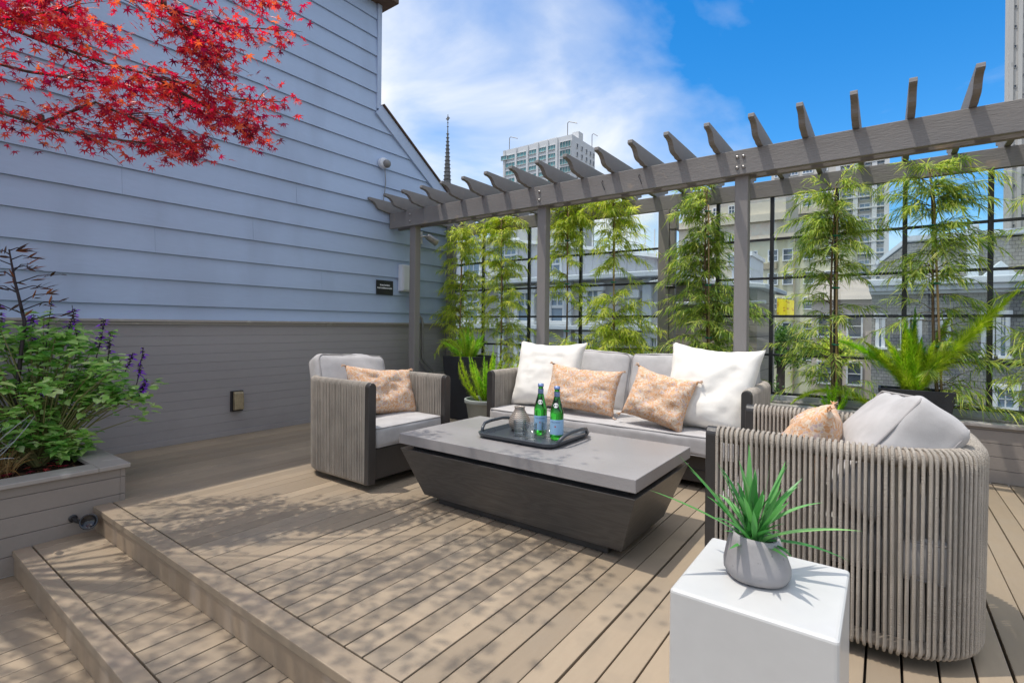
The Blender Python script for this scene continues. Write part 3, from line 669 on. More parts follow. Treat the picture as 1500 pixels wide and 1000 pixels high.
# tray and what stands on it
tz = .411
tr_ = thing('serving_tray', 'dark slate tray with loop handles on the fire table', 'tray', (-1.62, 2.44, tz))
tw, td = .52, .46; cx, cy = -1.62, 2.44
def rr_(w, d, r, n=8): return [(cx + x, cy + y) for x, y, _ in rect_loop(w, d, 0, r, n)[:-1]]
b = MB(); lo, mid, hi, ins, inb = rr_(tw - .05, td - .05, .05), rr_(tw - .012, td - .012, .06), rr_(tw, td, .065), rr_(tw - .022, td - .022, .055), rr_(tw - .06, td - .06, .045)
rings = [(lo, tz), (mid, tz + .012), (hi, tz + .026), (hi, tz + .030), (ins, tz + .030), (inb, tz + .010)]
n_ = len(lo); vs = [(x, y, z) for P_, z in rings for x, y in P_]; fs = [tuple(range(n_ - 1, -1, -1))]
for i in range(len(rings) - 1):
    for k in range(n_): fs.append((i * n_ + k, i * n_ + (k + 1) % n_, (i + 1) * n_ + (k + 1) % n_, (i + 1) * n_ + k))
fs.append(tuple((len(rings) - 1) * n_ + k for k in range(n_))); b.add(vs, fs)
b.build('tray_body', M_tray, tr_, bevel=.002, angle=50)
for s in (-1, 1):
    b = MB(); hx = cx + s * (tw / 2 - .008)
    path = [(hx, cy - .165, tz + .024), (hx + s * .010, cy - .145, tz + .045), (hx + s * .020, cy - .115, tz + .062), (hx + s * .022, cy - .06, tz + .068), (hx + s * .022, cy + .06, tz + .068), (hx + s * .020, cy + .115, tz + .062), (hx + s * .010, cy + .145, tz + .045), (hx, cy + .165, tz + .024)]
    b.tube(path, .0095, 8); b.build('handle', M_tray, tr_, smooth=True)
fz = tz + .0105
# vase with a zigzag relief
vs_ = thing('zigzag_vase', 'small bronze vase with a raised zigzag pattern on the tray', 'vase', (-1.755, 2.485, fz))
prof = [(.030, 0), (.044, .003), (.060, .022), (.066, .045), (.064, .062), (.054, .086), (.040, .108), (.031, .124), (.030, .136), (.033, .143), (.028, .143), (.025, .136), (.024, .10)]
m, nt, n, l = new_mat('bronze_zigzag_glaze'); out = N(n, 'ShaderNodeOutputMaterial'); pb = N(n, 'ShaderNodeBsdfPrincipled'); l.new(pb.outputs[0], out.inputs[0])
tc = N(n, 'ShaderNodeTexCoord'); sp = N(n, 'ShaderNodeSeparateXYZ'); l.new(tc.outputs['Object'], sp.inputs[0]); at = N(n, 'ShaderNodeMath', operation='ARCTAN2'); l.new(sp.outputs[1], at.inputs[0]); l.new(sp.outputs[0], at.inputs[1])
m1 = N(n, 'ShaderNodeMath', operation='MULTIPLY'); l.new(at.outputs[0], m1.inputs[0]); m1.inputs[1].default_value = 16 / (2 * math.pi)
pp = N(n, 'ShaderNodeMath', operation='PINGPONG'); l.new(m1.outputs[0], pp.inputs[0]); pp.inputs[1].default_value = .5
m2 = N(n, 'ShaderNodeMath', operation='MULTIPLY_ADD'); l.new(sp.outputs[2], m2.inputs[0]); m2.inputs[1].default_value = 95; l.new(pp.outputs[0], m2.inputs[2])
m3 = N(n, 'ShaderNodeMath', operation='PINGPONG'); l.new(m2.outputs[0], m3.inputs[0]); m3.inputs[1].default_value = .5
rz_ = ramp(n, [(.15, (.10, .08, .065)), (.24, (.46, .40, .34))]); l.new(m3.outputs[0], rz_.inputs[0]); l.new(rz_.outputs[0], pb.inputs['Base Color']); pb.inputs['Metallic'].default_value = .45; pb.inputs['Roughness'].default_value = .35
bp = N(n, 'ShaderNodeBump'); bp.inputs['Distance'].default_value = .002; l.new(m3.outputs[0], bp.inputs['Height']); l.new(bp.outputs[0], pb.inputs['Normal'])
b = MB(); b.lathe(prof, 48, vs_.location); b.build('body', m, vs_, smooth=True)

def bottle(x, y, rot, label):
    t = thing('water_bottle', label, 'bottle', (x, y, fz), R(rot), 'green water bottles on the tray')
    b = MB(); b.lathe([(.0, .004), (.026, .0), (.035, .004), (.0372, .012), (.0372, .142), (.036, .158), (.030, .185), (.021, .215), (.0155, .240), (.0138, .262), (.0138, .274), (.0158, .276), (.0158, .283), (.012, .284), (0, .284)], 40); b.build('glass', M_greenglass, t, smooth=True, local=True, angle=30)
    def wrap(r, z0, z1, a0, a1, mat, nm, n=28):
        q = MB()
        for i in range(n + 1):
            a = R(lerp(a0, a1, i / n))
            for z in (z0, z1): q.v.append((r * math.cos(a), r * math.sin(a), z))
        for i in range(n): q.f.append((2 * i, 2 * i + 2, 2 * i + 3, 2 * i + 1)); q.m.append(0)
        return q.build(nm, mat, t, smooth=True, local=True)
    L = wrap(.0378, .030, .112, -150, 150, M_label, 'label', 48)
    q = MB(); vs, fs = text_mesh('S.PELLEGRINO', .0092); q.add([(.0381 * math.cos(p.x / .0381), .0381 * math.sin(p.x / .0381), .098 + p.y) for p in vs], fs); q.build('lettering', M_ink, L, local=True)
    q = MB(); st = [(.006 * (1 if k % 2 == 0 else .42) * math.sin(R(36 * k)), .006 * (1 if k % 2 == 0 else .42) * math.cos(R(36 * k))) for k in range(10)]
    q.add([(.0382 * math.cos(a / .0382), .0382 * math.sin(a / .0382), .075 + z) for a, z in st], [tuple(range(10))]); q.build('star', M_star, L, local=True)
    # oval neck badge lying on the sloping shoulder
    q = MB(); sl = lambda z: lerp(.036, .021, (z - .158) / .057) + .0008
    vs = [(0, .190)] + [(.014 * math.cos(R(15 * k)), .190 + .013 * math.sin(R(15 * k))) for k in range(24)]
    q.add([(sl(z) * math.cos(a / sl(z)) + .0006, sl(z) * math.sin(a / sl(z)), z) for a, z in vs], [(0, k + 1, (k + 1) % 24 + 1) for k in range(24)]); q.build('neck_badge', M_labelw, t, local=True)
    wrap(.0166, .232, .2625, 0, 360, M_cap_foil, 'neck_foil', 24).scale = (.98, .98, 1)
    q = MB(); q.lathe([(.0168, .276), (.0172, .279), (.0168, .2925), (.0, .2935)], 24); q.build('cap', M_cap_foil, t, smooth=True, local=True)
    return t
bottle(-1.60, 2.475, -62, 'green glass water bottle with a blue label, standing closer to the zigzag vase')
bottle(-1.46, 2.425, -72, 'green glass water bottle with a blue label, at the front edge of the tray')
def tumbler(x, y, label):
    t = thing('glass_tumbler', label, 'glass', (x, y, fz), 0, 'clear tumblers on the tray')
    b = MB(); b.lathe([(0, .0), (.030, .0), (.034, .002), (.0365, .088), (.0352, .0885), (.0328, .012), (.0, .010)], 36, (x, y, fz)); b.build('bowl', M_clear, t, smooth=True)
tumbler(-1.668, 2.365, 'clear tumbler on the tray in front of the zigzag vase')
tumbler(-1.575, 2.335, 'clear tumbler on the tray between the vase and the front bottle, nearest the tray edge')
tumbler(-1.515, 2.335 + .085, 'clear tumbler squeezed between the two green bottles')

# ------------------------------------------------------------------ white cube side table and its plant
st_ = thing('side_table', 'glossy white cube side table in front of the rope armchair', 'side table', (-.21, 1.23, 0))
b = MB(); b.box(-.362, 1.066, .001, -.058, 1.398, .499); b.build('cube', M_stonetable, st_, bevel=.008, seg=3)
pl = thing('potted_plant', 'strappy green plant in a squat concrete pot on the white cube', 'potted plant', (-.223, 1.232, .50))
# five-sided faceted pot leaning outward, like a chipped pebble
b = MB(); n_ = 40; rings = [(.000, .050, .0), (.004, .062, .0), (.014, .0685, .0), (.030, .0690, .000), (.055, .0625, .002), (.080, .0545, .005), (.092, .0505, .006), (.0925, .046, .006), (.075, .044, .005)]
for (z, r, sh) in rings:
    for k in range(n_):
        a = 2 * math.pi * k / n_; fc = 1 - .035 * (1 - abs(math.sin(a * 2.5))); zz = z * (1 - .05 * math.cos(a - R(40)))
        b.v.append((-.223 + r * fc * math.cos(a) - sh * .8, 1.232 + r * fc * math.sin(a), .5005 + zz))
b.f.append(tuple(range(n_ - 1, -1, -1))); b.m.append(0)
for i in range(len(rings) - 1):
    for k in range(n_): b.f.append((i * n_ + k, i * n_ + (k + 1) % n_, (i + 1) * n_ + (k + 1) % n_, (i + 1) * n_ + k)); b.m.append(0)
b.f.append(tuple((len(rings) - 1) * n_ + k for k in range(n_))); b.m.append(0)
b.build('pot', M_concrete, pl, smooth=True)
M_strap = leafmat('strap_leaf', [(0, (.04, .17, .04)), (.4, (.08, .28, .07)), (.8, (.16, .40, .12)), (1, (.28, .50, .18))], .3, .4, 1.5)
f = LF(); q = random.Random(11)
def strap(a, el, L, W, droop, base=(0, 0)):
    """gutter-shaped strap leaf"""
    d = Vector((math.cos(a) * math.cos(el), math.sin(a) * math.cos(el), math.sin(el))); s = Vector((-math.sin(a), math.cos(a), 0)); nr = s.cross(d)
    p0 = Vector((-.228 + base[0], 1.232 + base[1], .575)); o = len(f.v); sg = 9
    for i in range(sg + 1):
        t = i / sg; w = W * (.45 + .75 * t if t < .45 else .79 * (1 - ((t - .45) / .55) ** 1.7) + .008); c = p0 + d * (L * t) - Vector((0, 0, 1)) * droop * L * t * t + s * .03 * L * math.sin(3 * t + a)
        f.v += [tuple(c + s * w), tuple(c - nr * w * -.35 * 0 - Vector((0, 0, 1)) * w * .45), tuple(c - s * w)]
    for i in range(sg):
        k = o + 3 * i; f.f += [(k, k + 1, k + 4, k + 3), (k + 1, k + 2, k + 5, k + 4)]
RA = R(36.2)   # azimuth of image-right seen from the seat side
for (a, el, L, W, dr) in ((RA + R(180), 32, .235, .0075, .12), (RA + R(172), 52, .23, .0085, .1), (RA + R(2), 16, .215, .0085, .18), (RA + R(-18), 14, .16, .008, .32), (RA + R(20), 50, .18, .008, .15)):
    strap(a, R(el), L * 1.18, W * 1.2, dr)
for k in range(38):
    a = q.uniform(0, 6.283); el = R(q.uniform(42, 86)); strap(a, el, q.uniform(.14, .225), q.uniform(.0075, .0115), q.uniform(.04, .42), (q.uniform(-.014, .014), q.uniform(-.014, .014)))
for k in range(12): strap(q.uniform(0, 6.283), R(q.uniform(15, 45)), q.uniform(.05, .10), q.uniform(.006, .009), q.uniform(.1, .5), (q.uniform(-.02, .02), q.uniform(-.02, .02)))
f.build('foliage', M_strap, pl)
b = MB(); b.lathe([(.0, .578), (.040, .576), (.043, .572)], 20, (-.228, 1.232, 0)); b.build('potting_soil', M_soil, pl)
CROWN_N = 150; CROWN_X = (-4.6, -1.85); CROWN_Y = (-1.3, 1.3); CROWN_L = (45, 95)
# ------------------------------------------------------------------ bamboo-like screen trees in the long planter
M_stem = paint('young_bark', (.17, .115, .065), .8, .25, 14, 90, .3, .2)
M_stake = paint('bamboo_stake', (.40, .27, .13), .6, .15, 9, 60, .1, .3, stretch=(1, 1, .3))
M_tie = paint('green_tie', (.02, .22, .12), .5, .1, 9, 60, 0)
M_podo = leafmat('willow_leaf_green', [(0, (.10, .20, .05)), (.3, (.24, .36, .08)), (.6, (.40, .50, .11)), (.85, (.56, .60, .14)), (1, (.64, .62, .18))], .5, .45, 1.7)
M_podo_y = leafmat('willow_leaf_yellow_green', [(0, (.18, .30, .05)), (.3, (.38, .49, .08)), (.6, (.56, .62, .11)), (.85, (.70, .70, .15)), (1, (.74, .70, .18))], .5, .45, 1.7)
def screen_tree(x, y, top, label, dens, wide, mat, seed, lean=0., low=.42, two=False, clumps=None):
    q = random.Random(seed); t = thing('screen_tree', label, 'tree', (x, y, .36), 0, 'young willow leaved trees in the long planter')
    st = lambda z: Vector((x + lean * (z - .36) + .012 * math.sin(3 * z + seed), y + .012 * math.sin(2.3 * z + seed * 2), z))
    b = MB(); zs = [.34 + (top - .34) * i / 14 for i in range(15)]
    b.tube([st(z) for z in zs], [lerp(.013, .004, i / 14) for i in range(15)], 7)
    if two:
        b2 = MB(); b2.tube([st(z) + Vector((.05 - .02 * (z - .4), .02, 0)) for z in zs[:12]], [lerp(.012, .005, i / 11) for i in range(12)], 7); b2.build('stem', M_stem, t, smooth=True)
    tw = []; f = LF(); n = int(dens * (2.5 if x < -1 else 2.1))
    cl = clumps or [(lerp(low, top, q.random() ** .9), q.uniform(0, 6.28)) for _ in range(max(14, int(n / 4)))]
    for i in range(n):
        zc, ac = cl[q.randrange(len(cl))]
        z = min(top, max(low, q.gauss(zc, .12))); a = q.gauss(ac, .8); s0 = st(z); tt = (z - low) / (top - low)
        L = wide * q.choice((1.5, 1.8, 2.1) if x < -1 else (1.15, 1.4, 1.75)) * q.uniform(.4, 1.0) * (1 - .35 * tt); el = R(q.uniform(5, 55))
        d = Vector((math.cos(a) * math.cos(el), .62 * math.sin(a) * math.cos(el), math.sin(el))); pts = []
        for k in range(7):
            u = k / 6; pts.append(s0 + d * (L * u) - Vector((0, 0, .42 * L * u * u)))
        tw.append(pts)
        nl = int(q.uniform(40, 60))
        for k in range(nl):
            u = q.uniform(.15, 1.02); m = min(5, int(u * 6)); p = pts[m].lerp(pts[m + 1], u * 6 - m)
            td = (pts[m + 1] - pts[m]).normalized(); sd = td.cross(Vector((0, 0, 1))).normalized() * q.choice((-1, 1))
            dd = td * q.uniform(.2, 1) + sd * q.uniform(.2, .95) + Vector((0, 0, q.uniform(-.75, .30)))
            f.blade(p, dd, Vector((q.uniform(-.7, .7), q.uniform(-.7, .7), 1)), q.uniform(.055, .12), q.uniform(.007, .0135 if x < -1 else .0105), q.uniform(.05, .5), 2)
    for pts in tw: b.tube(pts, [.0028, .0024, .002, .0017, .0014, .0012, .001], 4, cap=False)
    b.build('stem', M_stem, t, smooth=True)
    f.build('foliage', mat, t)
    b = MB(); s0, s1 = st(.36), st(top); off = Vector((.018, -.014, 0)); b.tube([s0 + off + Vector((0, 0, -.03)), s0.lerp(s1, .5) + off * .9, s0.lerp(s1, .93) + off * .8], .0075, 7); b.build('stake', M_stake, t, smooth=True)
    for u in (.30, .55, .78, .9):
        b = MB(); c = s0.lerp(s1, u) + off * .5; b.tube([c + Vector((.026 * math.cos(a), .024 * math.sin(a), .003 * math.sin(2 * a))) for a in [k * .6283 for k in range(11)]], .006, 5); b.build('tie', M_tie, t)
    return t
ST = [(-4.45, 2.22, 'slender screen tree in the corner next to the clapboard wall', 66, .36, M_podo_y, 0.),
      (-3.78, 2.32, 'loose yellow green screen tree just left of the second pergola post', 62, .36, M_podo_y, 0.),
      (-2.86, 2.46, 'thin olive screen tree directly right of the second pergola post', 50, .33, M_podo_y, 0.),
      (-2.30, 2.45, 'dense bushy screen tree behind the middle of the sofa, wide at its foot', 78, .36, M_podo_y, 0.),
      (-1.34, 2.33, 'dense dark green screen tree left of the third pergola post', 92, .36, M_podo, -.01),
      (-.345, 2.22, 'twin stemmed screen tree above the arching fern frond', 58, .40, M_podo, 0.),
      (.335, 2.24, 'screen tree on a tan stake behind the big fern trough', 60, .44, M_podo, -.04),
      (1.0, 2.15, 'screen tree at the edge of the view right of the big fern trough', 58, .42, M_podo, 0.),
      ]
for i, (x, top, lab, dn, wd, mt, ln) in enumerate(ST):
    cl = None
    if i == 3: cl = [(z, a) for z in (.55, .62, .72, .80, .90, 1.0, 1.12, 1.25) for a in (0.3, 2.2, 4.3, 5.4)] + [(z, a) for z in (2.0, 2.2, 2.35, 1.8) for a in (.2, 1.7, 3.2, 4.6)]
    if i == 2: cl = [(z, a) for z in (2.0, 2.2, 2.4) for a in (.2, 1.5, 3.2, 4.6)] + [(.8, 3.4), (.75, .4), (1.5, 3.0), (1.3, .2)]
    if i == 5: cl = [(z, a) for z in (2.1, 2.0, 1.85, 1.7, 1.55) for a in (.2, 1.9, 3.4, 4.9)] + [(1.25, .1), (1.15, 5.6), (1.2, 2.2), (.9, 3.3), (.8, 2.9), (.6, 5.4), (.55, .6), (.62, 3.6)]
    if i == 6: cl = [(z, a) for z in (2.18, 2.05, 1.85, 1.65, 1.45) for a in (.1, 3.2, 4.7, 5.8)] + [(1.3, .2), (1.0, .1), (.8, .3), (.65, .2), (.7, 5.6), (1.15, 3.2), (.55, .1)]
    screen_tree(x, 4.94, top, lab, dn, wd, mt, 21 + i, ln, two=(i == 5), clumps=cl)

# small russet shrub at the foot of the dark tree
M_russet = leafmat('russet_leaf', [(0, (.30, .09, .03)), (.5, (.45, .17, .05)), (1, (.40, .26, .08))], .35, .5, 1.3)
t = thing('russet_shrub', 'small dry orange leaved shrub at the foot of the dark green tree', 'shrub', (-1.48, 4.92, .36)); f = LF(); q = random.Random(5); b = MB()
for k in range(46):
    a = q.uniform(0, 6.28); el = R(q.uniform(35, 85)); L = q.uniform(.15, .36); d = Vector((math.cos(a) * math.cos(el), .6 * math.sin(a) * math.cos(el), math.sin(el))); p0 = Vector((-1.48, 4.92, .36))
    b.tube([p0, p0 + d * L * .6, p0 + d * L], [.003, .002, .001], 4)
    for j in range(12): f.blade(p0 + d * L * q.uniform(.35, 1), d + rv(.9), rv() + Vector((0, 0, 1)), q.uniform(.03, .06), q.uniform(.008, .014), .3, 2)
b.build('stems', M_stem, t); f.build('foliage', M_russet, t)

# ------------------------------------------------------------------ foxtail ferns
M_fox = leafmat('foxtail_green', [(0, (.20, .48, .03)), (.5, (.48, .78, .06)), (1, (.70, .88, .14))], .45, .5, 1.35)
M_fox_y = leafmat('foxtail_yellow_green', [(0, (.30, .48, .04)), (.5, (.58, .72, .07)), (1, (.76, .80, .18))], .45, .5, 1.35)
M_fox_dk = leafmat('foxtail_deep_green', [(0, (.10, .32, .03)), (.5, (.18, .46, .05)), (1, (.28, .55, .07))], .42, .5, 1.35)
M_fstem = paint('fern_stem', (.22, .30, .06), .7, .15)
def plume(f, b, path, rad, n, q, sharp=.035):
    P = [Vector(p) for p in path]; m = len(P) - 1
    b.tube(P, [lerp(.004, .0015, i / m) for i in range(m + 1)], 5, cap=False)
    for k in range(n):
        u = q.random() * .998; i = min(m - 1, int(u * m)); p = P[i].lerp(P[i + 1], u * m - i); t = (P[i + 1] - P[i]).normalized()
        a = q.uniform(0, 6.283); e1 = t.orthogonal().normalized(); e2 = t.cross(e1); rr = rad * 1.6 * min(1, u * 6 + .25) * (1 - max(0, (u - .62)) / .38 * .93) * q.uniform(.55, 1.2)
        d = (e1 * math.cos(a) + e2 * math.sin(a)) * 1 + t * q.uniform(.35, 1.0); d.normalize(); s = d.cross(t).normalized() * q.uniform(.0018, .0036)
        e = p + d * rr; f.tri(p - s, p + s, e)
def curve3(p0, az, el0, L, bend, n=9):
    p = Vector(p0); out = [p.copy()]; el = el0
    for i in range(n):
        d = Vector((math.cos(az) * math.cos(el), math.sin(az) * math.cos(el), math.sin(el))); p = p + d * (L / n); out.append(p.copy()); el -= bend / n
    return out
def foxtail(name, label, base, specs, mat, seed, nper=420, parent_loc=None):
    t = thing(name, label, 'fern', base, 0, 'foxtail ferns'); q = random.Random(seed); groups = {}
    for (az, el, L, bend, rad, mm) in specs:
        f, b = groups.setdefault(mm.name, (LF(), MB(), mm))[:2]
        o = Vector(base) + Vector((q.uniform(-.05, .05), q.uniform(-.05, .05), 0))
        plume(f, b, curve3(o, az, el, L, bend), rad, int(nper * .95 * L / .3), q)
    st = MB()
    for k, (f, b, mm) in groups.items():
        f.build('fronds', mm, t); st.add(b.v, b.f)
    st.build('stems', M_fstem, t); return t
q = random.Random(3)
def pot_square(name, label, x, y, w0, w1, h, mat, rz=0.):
    t = thing(name, label, 'pot', (x, y, 0), R(rz)); b = MB()
    def sq(w, z): return [(-w, -w, z), (w, -w, z), (w, w, z), (-w, w, z)]
    b.add(sq(w0, .001) + sq(w1, h) + sq(w1 - .018, h) + sq(w1 - .022, h - .06), [(0, 3, 2, 1)] + [(i, (i + 1) % 4, (i + 1) % 4 + 4, i + 4) for i in range(4)] + [(i + 4, (i + 1) % 4 + 4, (i + 1) % 4 + 8, i + 8) for i in range(4)] + [(i + 8, (i + 1) % 4 + 8, (i + 1) % 4 + 12, i + 12) for i in range(4)])
    b.build('shell', mat, t, bevel=.006, local=True)
    b = MB(); b.add(sq(w1 - .0225, h - .055), [(0, 1, 2, 3)]); b.build('soil', M_soil, t, local=True); return t
pot_square('tall_planter', 'tall square black planter between the corner post and the sofa', -3.78, 4.36, .175, .215, .70, M_blackmatte)
sp_ = []
for k in range(26):
    az = q.uniform(0, 6.28); sp_.append((az, R(q.uniform(40, 86)), q.uniform(.26, .44), R(q.uniform(0, 30)), .030, M_fox if k % 3 else M_fox_y))
sp_ += [(R(210), R(70), .42, R(70), .022, M_fox_y), (R(185), R(55), .40, R(60), .020, M_fox_y), (R(195), R(40), .42, R(140), .022, M_fox_y), (R(230), R(20), .34, R(110), .022, M_fox), (R(160), R(66), .40, R(10), .024, M_fox)]
foxtail('foxtail_fern', 'bright foxtail fern in the tall black planter', (-3.78, 4.36, .64), sp_, M_fox, 31)
t = thing('round_pot', 'small pale grey round pot at the left end of the sofa', 'pot', (-3.22, 3.98, 0))
b = MB(); b.lathe([(.14, .001), (.165, .01), (.205, .27), (.222, .272), (.224, .31), (.205, .312), (.198, .27), (.195, .25)], 40, (-3.22, 3.98, 0), closed=False); b.build('shell', paint('grey_green_pot', (.30, .33, .31), .6, .1, 5, 60, .05), t, smooth=True, bevel=.003)
b = MB(); b.lathe([(0, .262), (.10, .265), (.198, .258)], 24, (-3.22, 3.98, 0), closed=False); b.build('soil', M_soil, t)
sp_ = [(R(200), R(52), .55, R(-30), .036, M_fox_y), (R(190), R(62), .50, R(-15), .036, M_fox), (R(240), R(76), .44, R(0), .036, M_fox_y), (R(50), R(64), .5, R(-10), .036, M_fox_y), (R(215), R(38), 0.48, R(-50), .030, M_fox_y), (R(230), R(60), 0.43, R(-10), .030, M_fox_y), (R(180), R(70), 0.48, R(0), .030, M_fox), (R(300), R(80), 0.50, R(0), .032, M_fox), (R(30), R(82), 0.53, R(0), .032, M_fox_y), (R(340), R(74), 0.48, R(5), .032, M_fox),
       (R(0), R(66), 0.55, R(10), .030, M_fox_y), (R(20), R(50), 0.62, R(-20), .030, M_fox_y), (R(40), R(44), 0.67, R(-25), .030, M_fox_y), (R(90), R(75), 0.50, R(0), .031, M_fox), (R(260), R(72), 0.41, R(10), .030, M_fox), (R(320), R(86), 0.43, R(0), .030, M_fox), (R(110), R(86), 0.58, R(0), .030, M_fox)]
foxtail('foxtail_fern', 'yellow green foxtail fern in the small grey pot beside the sofa', (-3.22, 3.96, .27), sp_, M_fox_y, 32)
# trough with the big plume fern
t = thing('fern_trough', 'dark rectangular trough holding the biggest fern on the long planter', 'pot', (.19, 4.86, .375))
b = MB()
def rc(w, d, z): return [(.19 - w, 4.86 - d, z), (.19 + w, 4.86 - d, z), (.19 + w, 4.86 + d, z), (.19 - w, 4.86 + d, z)]
b.add(rc(.195, .10, .375) + rc(.225, .118, .605) + rc(.208, .10, .605) + rc(.205, .098, .56), [(0, 3, 2, 1)] + [(i + o, (i + 1) % 4 + o, (i + 1) % 4 + 4 + o, i + 4 + o) for o in (0, 4, 8) for i in range(4)])
b.build('shell', M_blackmatte, t, bevel=.004)
b = MB(); b.add(rc(.2045, .0975, .565), [(0, 1, 2, 3)]); b.build('soil', M_soil, t)
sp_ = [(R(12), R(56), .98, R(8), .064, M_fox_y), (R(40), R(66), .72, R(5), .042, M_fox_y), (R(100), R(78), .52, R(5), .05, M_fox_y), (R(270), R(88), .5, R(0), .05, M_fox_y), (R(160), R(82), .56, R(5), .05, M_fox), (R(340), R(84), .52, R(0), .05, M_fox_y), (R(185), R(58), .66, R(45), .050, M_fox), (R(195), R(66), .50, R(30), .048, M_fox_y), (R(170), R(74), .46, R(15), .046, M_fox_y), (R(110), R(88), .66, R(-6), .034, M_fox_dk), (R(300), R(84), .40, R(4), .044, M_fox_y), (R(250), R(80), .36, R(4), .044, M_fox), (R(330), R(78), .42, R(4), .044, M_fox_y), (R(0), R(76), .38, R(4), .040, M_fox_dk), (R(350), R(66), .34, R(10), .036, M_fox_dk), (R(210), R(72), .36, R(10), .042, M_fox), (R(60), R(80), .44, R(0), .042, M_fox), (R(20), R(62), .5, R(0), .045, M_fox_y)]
foxtail('foxtail_fern', 'big foxtail fern with long plumes in the dark trough', (.17, 4.84, .56), sp_, M_fox, 33, nper=1500)
sp_ = [(R(200), R(80), .22, R(0), .026, M_fox), (R(180), R(86), .26, R(0), .027, M_fox), (R(330), R(82), .30, R(0), .028, M_fox), (R(10), R(72), .24, R(5), .026, M_fox), (R(190), R(70), .16, R(0), .03, M_fox), (R(20), R(62), .2, R(0), .024, M_fox), (R(0), R(66), .14, R(0), .022, M_fox), (R(195), R(30), .16, R(0), .012, M_fox_y)]
foxtail('foxtail_fern', 'little foxtail fern with stubby plumes behind the armchair arm', (-.33, 4.84, .36), sp_, M_fox, 34, nper=420)
foxtail('foxtail_fern', 'low fern sending one long frond arching over toward the sofa arm', (-.02, 4.87, .37), [(R(183), R(52), .74, R(112), .052, M_fox_y), (R(150), R(75), .2, R(20), .03, M_fox), (R(60), R(75), .2, R(20), .03, M_fox_y)], M_fox_y, 35, nper=700)

# ------------------------------------------------------------------ flowering shrubs in the corner planter
M_salv = leafmat('salvia_leaf', [(0, (.10, .28, .06)), (.4, (.28, .52, .12)), (.75, (.48, .68, .22)), (1, (.70, .80, .44))], .45, .4, 1.4)
M_purple = leafmat('salvia_flower', [(0, (.14, .02, .42)), (.5, (.28, .05, .70)), (1, (.44, .14, .85))], .4, .5, 1.3)
M_calyx = paint('dark_calyx', (.020, .012, .022), .7, .3)
M_sstem = paint('salvia_stem', (.20, .19, .07), .7, .2)
t = thing('salvia_bush', 'bushy green salvia with purple flower spikes in the corner planter', 'shrub', (-4.1, .80, .17)); q = random.Random(8); f = LF(); b = MB(); fl = LF(); cx_ = MB()
base = Vector((-4.12, .80, .17)); blobs = [((-4.36, .76, .90), .20), ((-4.26, .93, .86), .22), ((-4.12, 1.08, .68), .20), ((-4.02, 1.16, .58), .15), ((-4.2, .78, .62), .20), ((-4.16, 1.0, .55), .16), ((-4.14, .88, .34), .15), ((-4.05, .68, .40), .15), ((-4.35, .60, .80), .2), ((-4.0, .50, .6), .2), ((-4.3, .35, .75), .25), ((-3.98, .92, .30), .10)]
for c, r in blobs:
    c = Vector(c)
    for k in range(int(27 * r / .2) + 5):
        e = c + Vector((q.gauss(0, r * .5), q.gauss(0, r * .5), q.gauss(0, r * .42))); mid = base.lerp(e, .55) + Vector((0, 0, .06)) + rv(.02)
        if k % 2 == 0: b.tube([base + rv(.04) * .5, mid, e], [.006, .004, .002], 5, cap=False)
        for j in range(9):
            a = q.uniform(0, 6.28); d = Vector((math.cos(a), math.sin(a), q.uniform(-.45, .25))); p = e + rv(.045)
            f.oval(p, d, Vector((q.uniform(-.5, .5), q.uniform(-.5, .5), 1)), q.uniform(.045, .085), q.uniform(.03, .05))
spikes = [((-4.40, .80, .80), (-4.45, .83, 1.09), 1), ((-4.34, .94, .80), (-4.30, 1.0, 1.12), 1), ((-4.24, 1.10, .80), (-4.20, 1.13, 1.06), 1), ((-4.12, 1.13, .78), (-4.14, 1.15, .98), .7), ((-4.02, 1.26, .62), (-4.09, 1.32, .87), .8), ((-4.0, 1.27, .55), (-3.98, 1.30, .66), 1.2), ((-4.36, .74, .85), (-4.36, .80, 1.0), .7), ((-4.25, .9, .6), (-4.1, .80, .62), .7), ((-4.5, .70, .9), (-4.56, .68, 1.15), .8), ((-4.05, 1.2, .7), (-4.03, 1.24, .84), .6), ((-4.3, .86, .85), (-4.36, .9, 1.2), .3), ((-4.2, 1.0, .85), (-4.27, .98, 1.15), .4)]
for p0, p1, dn in spikes:
    p0, p1 = Vector(p0), Vector(p1); cx_ = MB(); fl = LF(); cx_.tube([p0, p0.lerp(p1, .5) + rv(.008), p1], [.003, .0025, .0015], 5)
    for k in range(int(48 * dn) + 12):
        u = q.uniform(.25, 1); p = p0.lerp(p1, u); a = q.uniform(0, 6.28); d = Vector((math.cos(a), math.sin(a), q.uniform(-.2, .5)))
        cx_.tube([p, p + d * .007, p + d * .014], [.0018, .0035, .002], 5)
        if q.random() < .75 * min(1, dn): fl.blade(p + d * .004, d + Vector((0, 0, q.uniform(-.3, .3))), rv(), q.uniform(.028, .048), q.uniform(.009, .015), .4, 2)
    sk_ = cx_.build('flower_spike', M_calyx, t); fl.build('blossoms', M_purple, sk_)
b.build('stems', M_sstem, t, smooth=True); f.build('foliage', M_salv, t)
M_dk = leafmat('maroon_blade', [(0, (.035, .018, .015)), (.6, (.07, .03, .02)), (.85, (.25, .08, .03)), (1, (.42, .15, .05))], .3, .4, 1.4)
t = thing('dark_stemmed_shrub', 'tall dark maroon stem with narrow bronze leaves rising above the salvia', 'shrub', (-4.12, .66, .17)); q = random.Random(4); f = LF(); b = MB()
stem = [Vector(p) for p in ((-4.12, .66, .17), (-4.15, .70, .6), (-4.215, .745, 1.04), (-4.27, .71, 1.28), (-4.32, .69, 1.48))]; b.tube(stem, [.014, .012, .010, .007, .004], 7)
